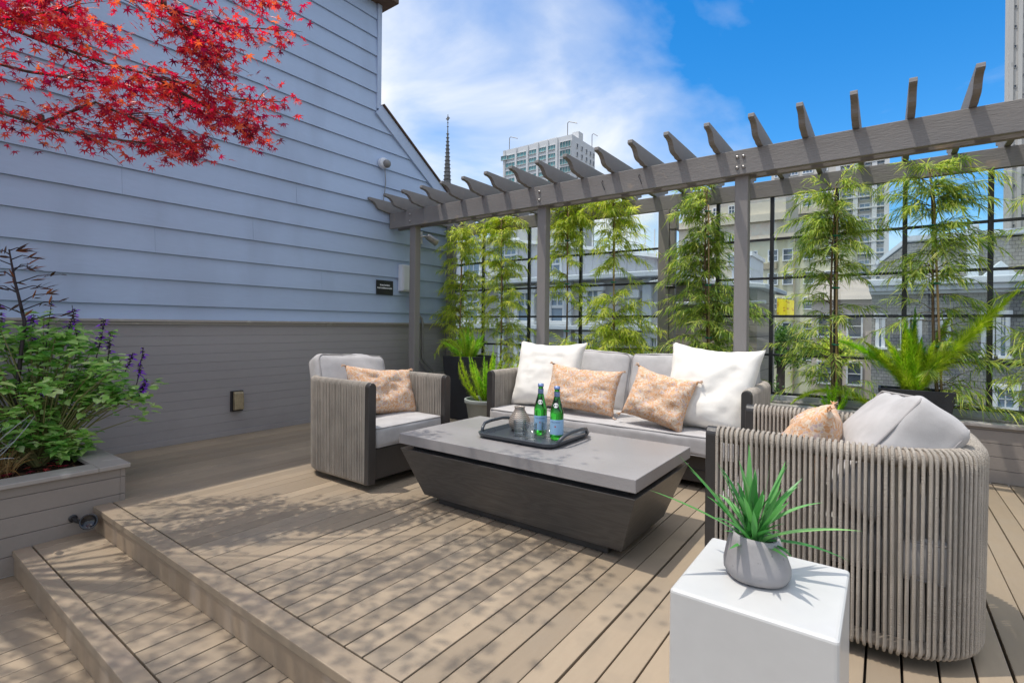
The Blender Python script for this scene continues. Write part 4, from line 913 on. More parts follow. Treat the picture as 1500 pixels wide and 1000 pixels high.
for u, a, L in [(.62, R(20), .26), (.68, R(200), .24), (.74, R(35), .28), (.78, R(190), .24), (.83, R(10), .20), (.88, R(215), .2), (.92, R(40), .13), (.96, R(200), .14), (.99, R(60), .08), (.70, R(100), .15), (.85, R(120), .12), (.57, R(30), .3), (.55, R(210), .3), (.5, R(60), .25)]:
    i = min(3, int(u * 4)); p = stem[i].lerp(stem[i + 1], u * 4 - i); d = Vector((math.cos(a), math.sin(a), .28)); pts = [p, p + d * L * .5 + Vector((0, 0, .01)), p + d * L - Vector((0, 0, .02))]; b.tube(pts, [.004, .003, .0015], 5)
    for k in range(7):
        v = q.uniform(.3, 1); pp_ = pts[0].lerp(pts[2], v); f.blade(pp_, d + Vector((q.uniform(-.5, .5), q.uniform(-.5, .5), q.uniform(-.3, .45))), rv() + Vector((0, 0, .8)), q.uniform(.06, .10), q.uniform(.009, .014), .15, 3)
for k in range(14):
    u = q.uniform(.45, 1); i = min(3, int(u * 4)); p = stem[i].lerp(stem[i + 1], min(1, u * 4 - i)); f.blade(p, rv() + Vector((0, 0, .2)), rv(), q.uniform(.05, .08), q.uniform(.010, .016), .1, 3)
b.build('stem', paint('maroon_stem', (.03, .018, .02), .6, .3), t, smooth=True); f.build('foliage', M_dk, t)
M_silver = leafmat('silver_thread_leaf', [(0, (.30, .33, .34)), (.6, (.44, .47, .48)), (1, (.56, .57, .56))], .2, .8, 1.1)
t = thing('silver_shrub', 'wiry silver grey shrub at the near edge of the corner planter', 'shrub', (-3.94, .52, .17)); f = LF(); b = MB()
for k in range(60):
    a = q.uniform(0, 6.28); el = R(q.uniform(35, 88)); L = q.uniform(.25, .5); pts = curve3((-3.98 + q.uniform(-.05, .05), .42 + q.uniform(-.05, .05), .17), a, el, L, R(q.uniform(-30, 60)), 6); b.tube(pts, [.0022] * 6 + [.001], 4, cap=False)
    for j in range(22):
        m = q.randrange(2, 6); p = pts[m].lerp(pts[m + 1], q.random()); f.blade(p, rv(), rv(), q.uniform(.012, .03), .003, 0, 1)
b.build('stems', M_silver, t); f.build('foliage', M_silver, t)
M_dry = leafmat('dry_grass', [(0, (.30, .20, .09)), (.6, (.44, .30, .14)), (1, (.52, .26, .07))], .35, .6, 1.3)
t = thing('dry_grass_clump', 'dry straw and orange grass clump low in the corner planter', 'plant', (-4.0, .60, .17)); f = LF()
for k in range(130):
    a = q.uniform(0, 6.28); el = R(q.uniform(35, 88)); d = Vector((math.cos(a) * math.cos(el), math.sin(a) * math.cos(el), math.sin(el))); f.blade((-4.0 + q.uniform(-.08, .06), .60 + q.uniform(-.06, .06), .17), d, rv(), q.uniform(.12, .30), q.uniform(.004, .009), q.uniform(.1, .7), 4)
f.build('blades', M_dry, t)

# ------------------------------------------------------------------ red maple reaching over the deck
M_maple = leafmat('red_maple_leaf', [(0, (.13, .012, .045)), (.25, (.38, .024, .065)), (.55, (.60, .05, .08)), (.8, (.70, .10, .10)), (1, (.72, .21, .09))], .5, .34, 1.6)
M_mbark = paint('maple_bark', (.115, .085, .07), .85, .25, 12, 90, .4, .2)
t = thing('red_maple', 'red leaved maple whose branches hang over the deck steps', 'tree', (-4.25, -.75, .16)); q = random.Random(12)
BR = [[(-3.536, .324, 2.177), (-3.376, .504, 2.027), (-3.299, .684, 1.986), (-3.116, .88, 1.957), (-2.98, 1.041, 1.953), (-2.865, 1.187, 1.986)],
 [(-3.353, .644, 2.019), (-3.263, .834, 2.165), (-3.095, 1.019, 2.065), (-2.977, 1.167, 1.978)],
 [(-3.614, .329, 2.555), (-3.357, .641, 2.422), (-3.147, .857, 2.333), (-2.926, 1.08, 2.274), (-2.752, 1.27, 2.212), (-2.584, 1.454, 2.219)],
 [(-3.039, .998, 2.308), (-2.866, 1.186, 2.175), (-2.722, 1.292, 2.088), (-2.65, 1.345, 2.036)],
 [(-3.913, .358, 2.436), (-3.614, .639, 2.343), (-3.389, .865, 2.317), (-3.214, 1.056, 2.307), (-2.974, 1.231, 2.181)],
 [(-3.523, .519, 2.923), (-3.316, .733, 2.759), (-3.098, .954, 2.691), (-2.928, 1.141, 2.637), (-2.778, 1.313, 2.615), (-2.621, 1.49, 2.628)],
 [(-2.986, 1.037, 2.658), (-2.898, 1.163, 2.513), (-2.811, 1.227, 2.389)],
 [(-3.582, .848, 3.152), (-3.244, 1.158, 3.042), (-2.934, 1.384, 2.931), (-2.765, 1.57, 2.87)],
 [(-4.218, .383, 2.956), (-3.89, .685, 2.842), (-3.642, .866, 2.693), (-3.517, 1.02, 2.646)],
 [(-3.463, .316, 2.431), (-3.309, .49, 2.432), (-3.223, .615, 2.496), (-3.094, .71, 2.53)]]
tb = MB(); br = MB(); f = LF()
tb.tube([(-4.25, -.75, .14), (-4.27, -.72, .6), (-4.20, -.66, 1.1), (-4.22, -.6, 1.55)], [.075, .06, .052, .046], 12)
hub = [Vector((-4.22, -.6, 1.5)), Vector((-4.15, -.35, 2.0)), Vector((-4.1, -.2, 2.5)), Vector((-3.9, -.4, 2.2))]
for i in (1, 2, 3): tb.tube([hub[0], hub[0].lerp(hub[i], .5) + rv(.04), hub[i]], [.045, .034, .024], 9)
def dress(P, n, rad, size=(.026, .042), keep=None):
    m = len(P) - 1
    for k in range(n):
        u = q.random() ** .8; i = min(m - 1, int(u * m)); p = P[i].lerp(P[i + 1], u * m - i) + Vector((q.gauss(0, rad), q.gauss(0, rad), q.gauss(-.01, rad * .55)))
        if keep and not keep(p): continue
        a = q.uniform(0, 6.28); d = Vector((math.cos(a) * .8, math.sin(a) * .8, q.uniform(-1.1, -.05))); f.star(p, d, Vector((q.uniform(-.8, .8), q.uniform(-.8, .8), 1)), q.uniform(*size))
for k, pts in enumerate(BR):
    P = [Vector(p) for p in pts]; h = min(hub[1:], key=lambda v: (v - P[0]).length) if k not in (1, 3, 6) else P[0]
    br.tube([h, h.lerp(P[0], .5) + Vector((0, 0, .04))] + P, [.016, .012] + [lerp(.009, .0025, i / (len(P) - 1)) for i in range(len(P))], 6)
    for j in range(8):       # side twigs
        u = q.uniform(.1, .95); i = min(len(P) - 2, int(u * (len(P) - 1))); p = P[i].lerp(P[i + 1], .5); d = (P[i + 1] - P[i]).normalized() + rv(.8); br.tube([p, p + d * .07, p + d * .15 - Vector((0, 0, .02))], [.0028, .002, .001], 4, cap=False)
    dress(P, int(400 * (1 if k not in (7, 8) else .8)), .072, (.026, .044))
# the upper crown: flat sprays of leaves above the line of sight
fx, fy = -math.sin(R(36.2)), math.cos(R(36.2)); rx, ry = fy, -fx
def above_view(p, margin=.10):
    dep = p.x * fx + p.y * fy; lat = p.x * rx + p.y * ry
    if dep < .3: return True
    return lat < -1.06 * dep or p.z - 1.05 > (.64 + margin) * dep + .012 * max(0, lat)
for k in range(CROWN_N):
    c = Vector((q.uniform(*CROWN_X), q.uniform(*CROWN_Y), 0)); dist = (c - Vector((-4.1, -.3, 0))).length
    c.z = q.uniform(2.55, 3.55) + .08 * dist; dep = c.x * fx + c.y * fy
    c.z = max(c.z, 1.05 + .82 * dep + .1)
    if c.x + .25 * (c.z - 2.4) < -2.55 and c.y + .17 * (c.z - 2.4) > .22: continue
    if q.random() < .30 * max(0, (dist - 1.4)): continue
    a = math.atan2(c.y + .3, c.x + 4.1) + q.uniform(-.5, .5); d = Vector((math.cos(a), math.sin(a), -.12)); P = [c - d * .30, c, c + d * .30 - Vector((0, 0, .04))]
    h = min(hub[1:], key=lambda v: (v - c).length); br.tube([h, h.lerp(P[0], .55) + Vector((0, 0, .10)), P[0], P[1], P[2]], [.009, .006, .004, .003, .002], 5)
    dress(P, q.randrange(*CROWN_L), .10, (.028, .046), above_view)
tb.build('trunk', M_mbark, t, smooth=True); br.build('branches', M_mbark, t, smooth=True); f.build('foliage', M_maple, t)
f = LF()
for k in range(46):
    p = Vector((q.uniform(-4.2, -3.78), q.uniform(-.2, .9), .185 + q.uniform(0, .01))); a = q.uniform(0, 6.28); f.star(p, (math.cos(a), math.sin(a), q.uniform(-.1, .1)), (q.uniform(-.3, .3), q.uniform(-.3, .3), 1), q.uniform(.026, .042))
tag(f.build('fallen_leaves', M_maple), kind='stuff')

# black uplight by the step
t = thing('step_spotlight', 'black bullet spotlight tucked between the planter and the deck step', 'light', (-3.50, .86, -.06))
Mx = Matrix.Translation((-3.49, .885, -.045)) @ Vector((.75, -.3, .25)).to_track_quat('Z', 'Y').to_matrix().to_4x4()
b = MB(); b.lathe([(0, -.045), (.016, -.044), (.030, -.03), (.037, -.008), (.039, .022), (.041, .032), (.035, .033), (.032, .022), (0, .018)], 28, M=Mx); b.build('lamp_body', paint('gloss_black', (.012, .014, .018), .18, .1, 4, 40, 0, .6), t, smooth=True)
b = MB(); b.tube([(-3.603, .84, -.04), (-3.57, .85, -.05), (-3.54, .86, -.05)], .012, 10); b.lathe([(.020, 0), (.020, .006), (.014, .010)], 20, M=Matrix.Translation((-3.603, .84, -.04)) @ Euler((0, R(90), 0)).to_matrix().to_4x4()); b.build('mount', M_black, t)
# ------------------------------------------------------------------ the city beyond the screen
ZG = -12.
M_wt = paint('white_tower_concrete', (.62, .62, .62), .8, .05, .08, 1, 0)
M_wtgl = paint('green_tinted_glazing', (.12, .27, .27), .15, .35, .25, 2, 0, .6, island=.5)
M_dkgl = paint('dark_window_glass', (.07, .09, .12), .12, .3, .4, 3, 0, .6, island=.5)
M_bluegl = paint('sky_blue_window_glass', (.20, .28, .38), .12, .3, .4, 3, 0, .6, island=.5)
M_cream = paint('cream_stucco', (.66, .58, .46), .85, .08, .3, 4, .02, .2)
M_yellowst = paint('pale_yellow_stucco', (.64, .60, .42), .85, .07, .3, 4, .02, .2)
M_lav = paint('pale_lavender_siding', (.68, .67, .70), .7, .05, .6, 9, .02)
M_whitewall = paint('white_render', (.68, .68, .67), .8, .05, .4, 5, .02)
M_whitetrim = paint('white_window_trim', (.74, .75, .76), .55, .04, 1, 20, .01)
M_bluetrim = paint('pale_blue_cornice', (.55, .59, .63), .6, .06, 1, 20, .01)
M_grays = paint('grey_render', (.46, .445, .42), .8, .1, .6, 8, .03)
M_taupeb = paint('taupe_shed_boards', (.33, .285, .24), .7, .1, 1.2, 30, .04, .3, island=.06, stretch=(.4, 1, 1.5))
M_shing = shingles('weathered_shingles', (.24, .235, .23), (.33, .32, .305), (.13, .13, .13), .16, .135)
M_shingr = shingles('tan_roof_shingles', (.42, .38, .33), (.50, .46, .40), (.27, .245, .22), .17, .15)
M_conc = paint('board_marked_concrete', (.52, .50, .47), .9, .10, .10, 1.2, .1, .1, stretch=(1, 1, .12), wear=((.36, .35, .33), 1.6, .64, .70, (1.2, 1.2, .35)))
M_dirtgl = M_dkgl
def win_mesh(w, h, fr, mats, depth=.12, mull=0, rail=True, side=None):
    """one window: frame, mullions, meeting rail and panes, facing -y, origin at centre of its wall face"""
    b = MB(); b.k = 0; hw, hh = w / 2, h / 2
    b.box(-hw, -depth, -hh, -hw + fr, 0, hh); b.box(hw - fr, -depth, -hh, hw, 0, hh); b.box(-hw + fr, -depth, hh - fr, hw - fr, 0, hh); b.box(-hw + fr, -depth * 1.3, -hh, hw - fr, 0, -hh + fr)
    for k in range(mull):
        x = lerp(-hw, hw, (k + 1) / (mull + 1)); b.box(x - fr * .3, -depth * .8, -hh + fr, x + fr * .3, 0, hh - fr)
    if rail: b.box(-hw + fr, -depth * .7, -fr * .3, hw - fr, 0, fr * .3)
    b.k = 1; b.box(-hw + fr, -depth * .35, -hh + fr, hw - fr, 0, hh - fr)
    return b
def place_windows(t, proto_b, mats, pts, name='window'):
    first = None
    for (x, y, z, rz) in pts:
        if first is None:
            first = proto_b.build(name, mats, t, local=True); o = first
        else:
            o = first.copy(); col.objects.link(o)
        o.parent = t; L = t.location; o.location = (x - L.x, y - L.y, z - L.z); o.rotation_euler.z = R(rz)

# white office tower with green glass corner
t = thing('office_tower', 'white office tower with green glass corner windows above the rafters', 'tower', (-113, 178, ZG))
x0, x1, y0, y1, zt = -130.0, -97.2, 170.5, 189.6, 74.4
b = MB(); b.box(x0, y0, ZG, x1, y1, zt); b.build('walls', M_wt, t)
b = MB(); b.box(-117, 174, zt, -106, 186, zt + 1.8); b.box(-100.6, 176.5, zt, -97.6, 180, zt + 3.2); b.build('roof_house', M_wt, t)
cols = [(-126.4, 5.0), (-120.6, 5.0), (-115.2, 3.8), (-110.4, 3.8), (-106.0, 3.8)]
b = MB()
for x in (-129.6, -123.5, -117.8, -112.8, -108.2, -103.9): b.box(x - .45, y0 - .5, ZG, x + .45, y0 - .001, zt - .2)
b.build('piers', M_wt, t)
zs = [71.0 - 3.25 * k for k in range(8)]
for (cx, cw) in cols: place_windows(t, win_mesh(cw, 1.9, .14, 0, .3, 2, False), [M_wt, M_wtgl], [(cx, y0, z, 0) for z in zs])
place_windows(t, win_mesh(5.0, 2.5, .14, 0, .35, 3, False), [M_wt, M_wtgl], [(-100.0, y0, z, 0) for z in zs])
place_windows(t, win_mesh(3.2, 2.0, .14, 0, .3, 1, False), [M_wt, M_wtgl], [(-131.0 + 1.6, y0 - .5, z, 0) for z in zs[:1]], 'corner_window')
for yy in (174.4, 178.2, 182.0, 185.4, 188.2): place_windows(t, win_mesh(1.3, 1.8, .12, 0, .3, 0, False), [M_wt, M_dkgl], [(x1, yy, z, 90) for z in zs])
for k, (mx, my, s) in enumerate(((-127.6, 171.2, 1), (-99.6, 171.2, 1), (-97.5, 187.5, -1))):
    b = MB(); b.tube([(mx, my, zt - 2), (mx, my, zt + 5.0), (mx + .6, my, zt + 5.4), (mx + 4.2 * (1 if s > 0 else .6), my, zt + 4.0)], .16, 6); b.build('window_cleaning_davit', M_grey, t)
# cathedral spire
t = thing('church_spire', 'slender dark lead church spire topped by a cross', 'spire', (-180.9, 189.8, ZG)); sx, sy = -180.9, 189.8
M_lead = paint('grey_lead', (.16, .155, .15), .7, .2, .4, 3, .1); b = MB(); zb = 60.; ztp = 102.
b.lathe([(3.0, ZG), (3.0, 66), (2.1, 68), (1.9, 72), (1.05, 86), (.42, 97), (.2, ztp)], 8, (sx, sy, 0)); b.build('shaft', M_lead, t)
b = MB(); z = 71.
while z < 98.5:
    r = lerp(2.0, .38, (z - 71) / 27.5) + .42; b.lathe([(r * .55, z - .55), (r, z), (r * .6, z + .22)], 8, (sx, sy, 0)); z += 1.95
b.build('crockets', M_lead, t)
b = MB(); b.tube([(sx, sy, ztp - .5), (sx, sy, ztp + 6.2)], .2, 6); b.lathe([(.0, ztp - .3), (.6, ztp), (.0, ztp + .6)], 8, (sx, sy, 0)); b.lathe([(0, ztp + 1.6), (.5, ztp + 2), (0, ztp + 2.4)], 8, (sx, sy, 0)); b.box(sx - 1.2, sy - .2, ztp + 3.9, sx + 1.2, sy + .2, ztp + 4.4); b.box(sx - .5, sy - .25, ztp + 3.3, sx + .5, sy + .25, ztp + 5.0); b.build('cross', M_lead, t)
# concrete tower on the right edge
t = thing('concrete_tower', 'tall pale ribbed concrete tower at the right edge of the sky', 'tower', (25, 116, ZG))
b = MB(); b.box(15.35, 110, ZG, 42, 113, 95); b.build('walls', M_conc, t)
b = MB()
for k in range(24): b.box(15.40 + k * 1.02, 109.72, ZG, 15.88 + k * 1.02, 109.999, 95)
b.build('ribs', M_conc, t)
pr_ = [(16.13 + 1.02 * k, 109.99, 8 + 3.1 * j + (1.5 if k % 2 else 0), 0) for k in range(5) for j in range(18)]
place_windows(t, win_mesh(.32, .55, .05, 0, .08, 0, False), [M_conc, M_dkgl], pr_, 'slot_window')
# tall apartment block with balconies
t = thing('apartment_tower', 'tall white and grey apartment tower with balconies seen through the screen', 'building', (-13, 172, ZG))
b = MB(); b.box(-27.3, 166.4, ZG, .6, 182, 52.); b.build('walls', paint('pale_grey_tower_wall', (.60, .57, .52), .8, .08, .1, 1, 0), t)
b = MB()
for x in (-10.6, -6.6, -2.4, .25): b.box(x - .55, 165.4, ZG, x + .55, 166.39, 52)
b.build('piers', M_whitewall, t)
b = MB()
for k in range(19): b.box(-10.0, 165.3, -6.4 + 3.05 * k, -.3, 166.39, -6.05 + 3.05 * k)
b.build('balcony_slabs', M_whitewall, t)
b = MB(); b.box(-27.8, 165.4, 33.6, -10.7, 166.39, 34.9); b.box(-27.8, 165.7, 27.0, -10.7, 166.39, 27.6); b.box(-27.8, 165.6, 51.0, .9, 166.39, 52.6); b.build('cornice', M_cream, t)
place_windows(t, win_mesh(2.5, 2.2, .16, 0, .25, 1, False), [M_whitetrim, M_bluegl], [(x, 166.4, 6.2 + 3.05 * k, 0) for x in (-8.6, -4.5, -1.1) for k in range(15)])
place_windows(t, win_mesh(2.6, 2.0, .2, 0, .25, 2, True), [M_whitetrim, M_bluegl], [(x, 166.4, z, 0) for x in (-25.2, -21.6, -18, -14.4) for z in (49.2, 46.0, 42.6, 39.2, 36.6, 31.6, 29.2, 24.4, 20.6)])
# cream stepped block
t = thing('cream_hotel', 'cream stone building with a stepped cornice behind the dark green tree', 'building', (-20, 90, ZG))
b = MB(); b.box(-27.4, 85.3, 18.3, -12, 99, 21.6); b.box(-28.3, 84.6, 17.2, -12, 99, 18.29); b.box(-27.9, 85.2, ZG, -12, 99, 17.19); b.build('walls', paint('cream_stone', (.64, .58, .48), .85, .07, .25, 3, .03), t)
b = MB(); b.box(-27.7, 85.0, 21.6, -12, 99, 22.0); b.build('parapet', M_cream, t)
place_windows(t, win_mesh(1.0, 1.3, .12, 0, .15, 1, True), [M_whitetrim, M_dkgl], [(x, 85.3, 19.6, 0) for x in (-26.7, -24.4, -22.0, -19.6)] + [(x, 85.2, z, 0) for x in (-26.7, -24.4, -22.0, -19.6) for z in (14.9, 11.6, 8.2)])
# pale yellow apartments with a yellow banner
t = thing('yellow_apartments', 'pale yellow stucco apartment house behind the twin stemmed tree', 'building', (-8, 64, ZG))
b = MB(); b.box(-12.5, 60, ZG, -2.6, 72, 10.4); b.build('walls', M_yellowst, t)
b = MB(); b.box(-12.7, 59.6, 10.4, -2.4, 72, 10.9); b.build('parapet', M_cream, t)
place_windows(t, win_mesh(1.0, 1.3, .10, 0, .12, 0, True), [M_whitetrim, M_dkgl], [(x, 60, z, 0) for x in (-11.6, -9.6, -8.2, -6.3, -4.4) for z in (8.7, 6.2, 3.6, 1.0, -1.6)])
b = MB(); b.box(-7.62, 59.6, ZG, -7.5, 59.99, 10.3); b.box(-10.6, 59.7, 7.3, -9.2, 59.99, 7.9); b.build('drain_and_sign_band', M_tan, t)
t = thing('yellow_banner', 'bright yellow banner with ochre spots hung on the pale yellow apartments', 'banner', (-8.3, 59.4, 3.3))
m, nt, n, l = new_mat('yellow_banner_cloth'); out = N(n, 'ShaderNodeOutputMaterial'); pb = N(n, 'ShaderNodeBsdfPrincipled'); l.new(pb.outputs[0], out.inputs[0]); tc = N(n, 'ShaderNodeTexCoord'); vv = N(n, 'ShaderNodeTexVoronoi'); vv.inputs['Scale'].default_value = 2.2; l.new(tc.outputs['Object'], vv.inputs['Vector'])
rb = ramp(n, [(.22, (.62, .36, .02)), (.30, (.85, .68, .02))]); l.new(vv.outputs['Distance'], rb.inputs[0]); l.new(rb.outputs[0], pb.inputs['Base Color']); pb.inputs['Roughness'].default_value = .8
b = MB(); nn = 8
for i in range(nn + 1):
    for z in (2.45, 4.15): b.v.append((-9.1 + 1.6 * i / nn, 59.42 + .05 * math.sin(i * 1.3), z - .25 * i / nn))
for i in range(nn): b.f.append((2 * i, 2 * i + 2, 2 * i + 3, 2 * i + 1)); b.m.append(0)
o = b.build('cloth', m, t); so_ = o.modifiers.new('Solidify', 'SOLIDIFY'); so_.thickness = .02
b = MB(); b.tube([(-9.15, 59.45, 4.2), (-7.45, 59.45, 3.95)], .035, 6); b.build('rod', M_grey, t)
# white low building
t = thing('white_rowhouse', 'low white rowhouse with grey windows left of the yellow banner', 'building', (-8, 46, ZG))
b = MB(); b.box(-9.6, 42, ZG, -8.25, 47, 6.5); b.build('walls', paint('cool_white_render', (.62, .65, .70), .8, .05, .4, 5, .02), t)
b = MB(); b.box(-9.8, 41.7, 6.5, -8.1, 47, 6.8); b.build('parapet', M_whitetrim, t)
place_windows(t, win_mesh(.75, 1.5, .09, 0, .1, 0, True), [M_whitetrim, M_dkgl], [(x, 42, z, 0) for x in (-8.95,) for z in (3.3, .6, 5.4)])
# cream stucco house with a porch roof
t = thing('stucco_house', 'pale pink stucco house wall between the banner and the shingle house', 'house', (-2, 38, ZG))
b = MB(); b.box(-3.6, 36, ZG, -.2, 46, 2.75); b.build('walls', paint('pale_pink_stucco', (.60, .50, .43), .85, .07, .4, 5, .02), t)
b = MB(); b.prism([(35.6, 2.75), (46, 2.75), (46, 3.6), (41, 4.3)], 'x', -3.9, .1); b.build('roof', M_taupeb, t)
place_windows(t, win_mesh(.8, 1.4, .09, 0, .1, 0, True), [M_whitetrim, M_dkgl], [(x, 36, z, 0) for x in (-2.9, -1.4) for z in (1.2, -1.6)])
# shingle house on the right
t = thing('shingle_house', 'grey shingled house with white sash windows and a pale cornice at the right', 'house', (2, 28, ZG)); Y = 26.
SX = lambda x: x * 1.733
SZ = lambda z: 1.05 + (z - 1.05) * 1.733
b = MB(); b.box(SX(-.25), Y, ZG, 9, Y + 8, SZ(2.02)); b.build('walls', M_shing, t)
b = MB(); b.box(SX(-.30), Y - .55, SZ(1.93), 9.2, Y + 8, SZ(2.0) + .08); b.box(SX(-.27), Y - .35, SZ(1.86), 9.2, Y - .001, SZ(1.93) - .002); b.box(SX(-.32), Y - .7, SZ(2.0) + .082, 9.3, Y + 8.2, SZ(2.2)); b.build('cornice', M_bluetrim, t, bevel=.03)
for k in range(17):
    pass
b = MB(); b.prism([(SX(-.10), SZ(2.2) + .002), (9, SZ(2.2) + .002), (9, SZ(3.13)), (SX(.45), SZ(3.13)), (SX(-.10), SZ(2.66))], 'y', Y + 1.2, Y + 6); b.build('upper_storey', M_shingr, t)
b = MB(); b.prism([(SX(-.16), SZ(2.64)), (SX(.44), SZ(3.17)), (SX(.44), SZ(3.17) + .2), (SX(-.2), SZ(2.70))], 'y', Y + .8, Y + 6.2); b.prism([(SX(.44) + .002, SZ(3.17)), (9.2, SZ(3.17)), (9.2, SZ(3.17) + .2), (SX(.44) + .002, SZ(3.17) + .2)], 'y', Y + .8, Y + 6.2); b.build('roof', M_bluetrim, t)
b = MB(); b.box(SX(1.52), Y + .6, SZ(2.2) + .004, SX(1.70), Y + 1.9, SZ(3.42)); b.build('chimney', M_bluetrim, t, bevel=.03)
b = MB(); b.prism([(SX(1.72), SZ(2.22)), (SX(2.3), SZ(2.22)), (SX(2.02), SZ(2.55))], 'y', Y + .1, Y + 1.1); b.build('dormer_gable', M_bluetrim, t, bevel=.02)
def sash(t, x, z, w, h):
    b = MB(); fr = .13; hw, hh = w / 2, h / 2
    b.box(x - hw, Y - .10, z - hh, x - hw + fr, Y, z + hh); b.box(x + hw - fr, Y - .10, z - hh, x + hw, Y, z + hh); b.box(x - hw - .06, Y - .14, z + hh + .001, x + hw + .06, Y, z + hh + .20); b.box(x - hw - .08, Y - .2, z - hh - .1, x + hw + .08, Y, z - hh - .001)
    o = b.build('window', M_whitetrim, t, bevel=.01)
    b = MB(); b.box(x - hw + fr, Y - .06, z - .04, x + hw - fr, Y - .02, z + .04); b.box(x - .02, Y - .05, z + .041, x + .02, Y - .021, z + hh); b.box(x - hw + fr, Y - .05, z + hh * .5 - .02, x - .021, Y - .021, z + hh * .5 + .02); b.box(x + .021, Y - .05, z + hh * .5 - .02, x + hw - fr, Y - .021, z + hh * .5 + .02); b.build('sash', M_whitetrim, o)
    b = MB(); b.box(x - hw + fr, Y - .02, z - hh, x + hw - fr, Y - .004, z + hh); b.build('pane', M_bluegl, o)
for (xa, xb, za, zb) in ((1.70, 1.92, .50, 1.36), (1.94, 2.16, .50, 1.36), (-.17, .02, .62, 1.30), (.30, .48, .60, 1.28), (.52, .70, .60, 1.28), (2.75, 2.98, .5, 1.36), (1.9, 2.3, -1.0, -.22), (.4, .62, -1.1, -.3), (1.0, 1.2, .6, 1.28)):
    sash(t, SX((xa + xb) / 2), (SZ(za) + SZ(zb)) / 2, SX(xb - xa), SZ(zb) - SZ(za))
# leafy street tree below the screen
def leafy_tree(name, label, x, y, z0, zc, r, seed, mat, group=None, n=2600, sz=.06, squash=.85):
    q = random.Random(seed); t = thing(name, label, 'tree', (x, y, z0), 0, group); b = MB(); b.tube([(x, y, z0), (x + .05, y, zc - r * .6), (x, y + .04, zc)], [.12, .08, .03], 8)
    f = LF(); cl = []
    for k in range(26):
        a = q.uniform(0, 6.28); e = q.uniform(-1, 1); rr = r * q.uniform(.4, .95); c = Vector((x + rr * math.cos(a) * math.sqrt(1 - e * e), y + rr * math.sin(a) * math.sqrt(1 - e * e), zc + rr * e * squash)); cl.append(c); b.tube([(x, y, zc - r * .5), ((x + c.x) / 2, (y + c.y) / 2, (zc + c.z) / 2 + .03), c], [.03, .018, .006], 5)
    for k in range(n):
        c = cl[q.randrange(len(cl))]; p = c + Vector((q.gauss(0, r * .15), q.gauss(0, r * .15), q.gauss(0, r * .13))); f.oval(p, rv(), rv() + Vector((0, 0, .7)), sz * q.uniform(.7, 1.4), sz * q.uniform(.4, .7))
    b.build('trunk', M_mbark, t, smooth=True); f.build('crown', mat, t)
M_street = leafmat('street_tree_leaf', [(0, (.03, .09, .015)), (.5, (.07, .17, .025)), (1, (.16, .27, .05))], .35, .45, 1.4)
leafy_tree('street_tree', 'round green street tree just beyond the glass, under the yellow banner', -1.80, 12.0, -6, .62, .62, 5, M_street)
leafy_tree('street_tree', 'dark low street tree beyond the glass, behind the sofa arm', -2.25, 10.6, -6, .02, .60, 6, M_street)
leafy_tree('street_tree', 'small yellow green street tree beyond the glass, beside the shingle house', -.9, 14.0, -6, .55, .5, 7, M_podo_y)

# pale house on the left beyond the screen
t = thing('pale_house', 'pale lavender house with a white bay window behind the left screen trees', 'house', (-14, 23, ZG)); Y = 21.
PX = lambda x: x * 2
PZ = lambda z: 1.05 + (z - 1.05) * 2
b = MB(); b.prism([(-24, ZG), (PX(-3.9), ZG), (PX(-3.9), PZ(2.50)), (PX(-6.68), PZ(3.02)), (PX(-8.38), PZ(3.24)), (-24, PZ(3.5))], 'y', Y, Y + 9); b.build('walls', M_lav, t)
b = MB(); b.prism([(PX(-3.7), PZ(2.46)), (PX(-3.7), PZ(2.54)), (PX(-6.68), PZ(3.08)), (PX(-8.38), PZ(3.30)), (-24.4, PZ(3.57)), (-24.4, PZ(3.5)), (PX(-8.38), PZ(3.22)), (PX(-6.68), PZ(3.0))], 'y', Y - .4, Y + 9.2); b.build('roof_edge', M_whitetrim, t)
b = MB()
for k in range(30): x = PX(-3.95) - .42 * k; b.box(x - .02, Y - .03, ZG, x + .02, Y - .001, 5.2 if x > -14 else 4.9)
b.build('siding_battens', M_lav, t)
for (xa, xb, za, zb) in ((-8.36, -7.5, 2.52, 3.16), (-8.36, -7.5, 1.5, 2.3), (-6.6, -6.2, 2.3, 2.75), (-9.4, -8.7, 2.4, 3.1), (-5.4, -4.9, 1.6, 2.2)):
    sash(t, PX((xa + xb) / 2), (PZ(za) + PZ(zb)) / 2, PX(xb - xa), PZ(zb) - PZ(za))
b = MB(); b.box(PX(-8.6), Y - .5, PZ(2.33), PX(-7.3), Y - .21, PZ(2.40)); b.box(PX(-8.5), Y - .4, PZ(1.30), PX(-7.4), Y - .21, PZ(1.37)); b.build('window_ledges', M_whitetrim, t)
# grey flat-roofed building
t = thing('flat_roof_building', 'low grey flat roofed building with a pale coping behind the sofa', 'building', (-9, 14, ZG)); Y = 12.; G = 12 / 8.6
gx = lambda x: x * G
gz = lambda z: 1.05 + (z - 1.05) * G
b = MB(); b.box(-13, Y, ZG, gx(-2.95), Y + 6, gz(1.90)); b.build('walls', M_grays, t)
b = MB(); b.box(-13.2, Y - .35, gz(1.90) + .002, gx(-2.8), Y + 6.2, gz(2.0)); b.box(-13.2, Y - .25, gz(.97), gx(-2.9), Y - .001, gz(1.06)); b.build('coping', M_bluetrim, t, bevel=.02)
b = MB()
for xa in (-3.42, -5.0, -6.6): b.box(gx(xa), Y - .12, ZG, gx(xa + .16), Y - .001, gz(.968)); b.box(gx(xa), Y - .12, gz(1.062), gx(xa + .16), Y - .001, gz(1.90))
b.build('pilasters', M_bluetrim, t, bevel=.01)
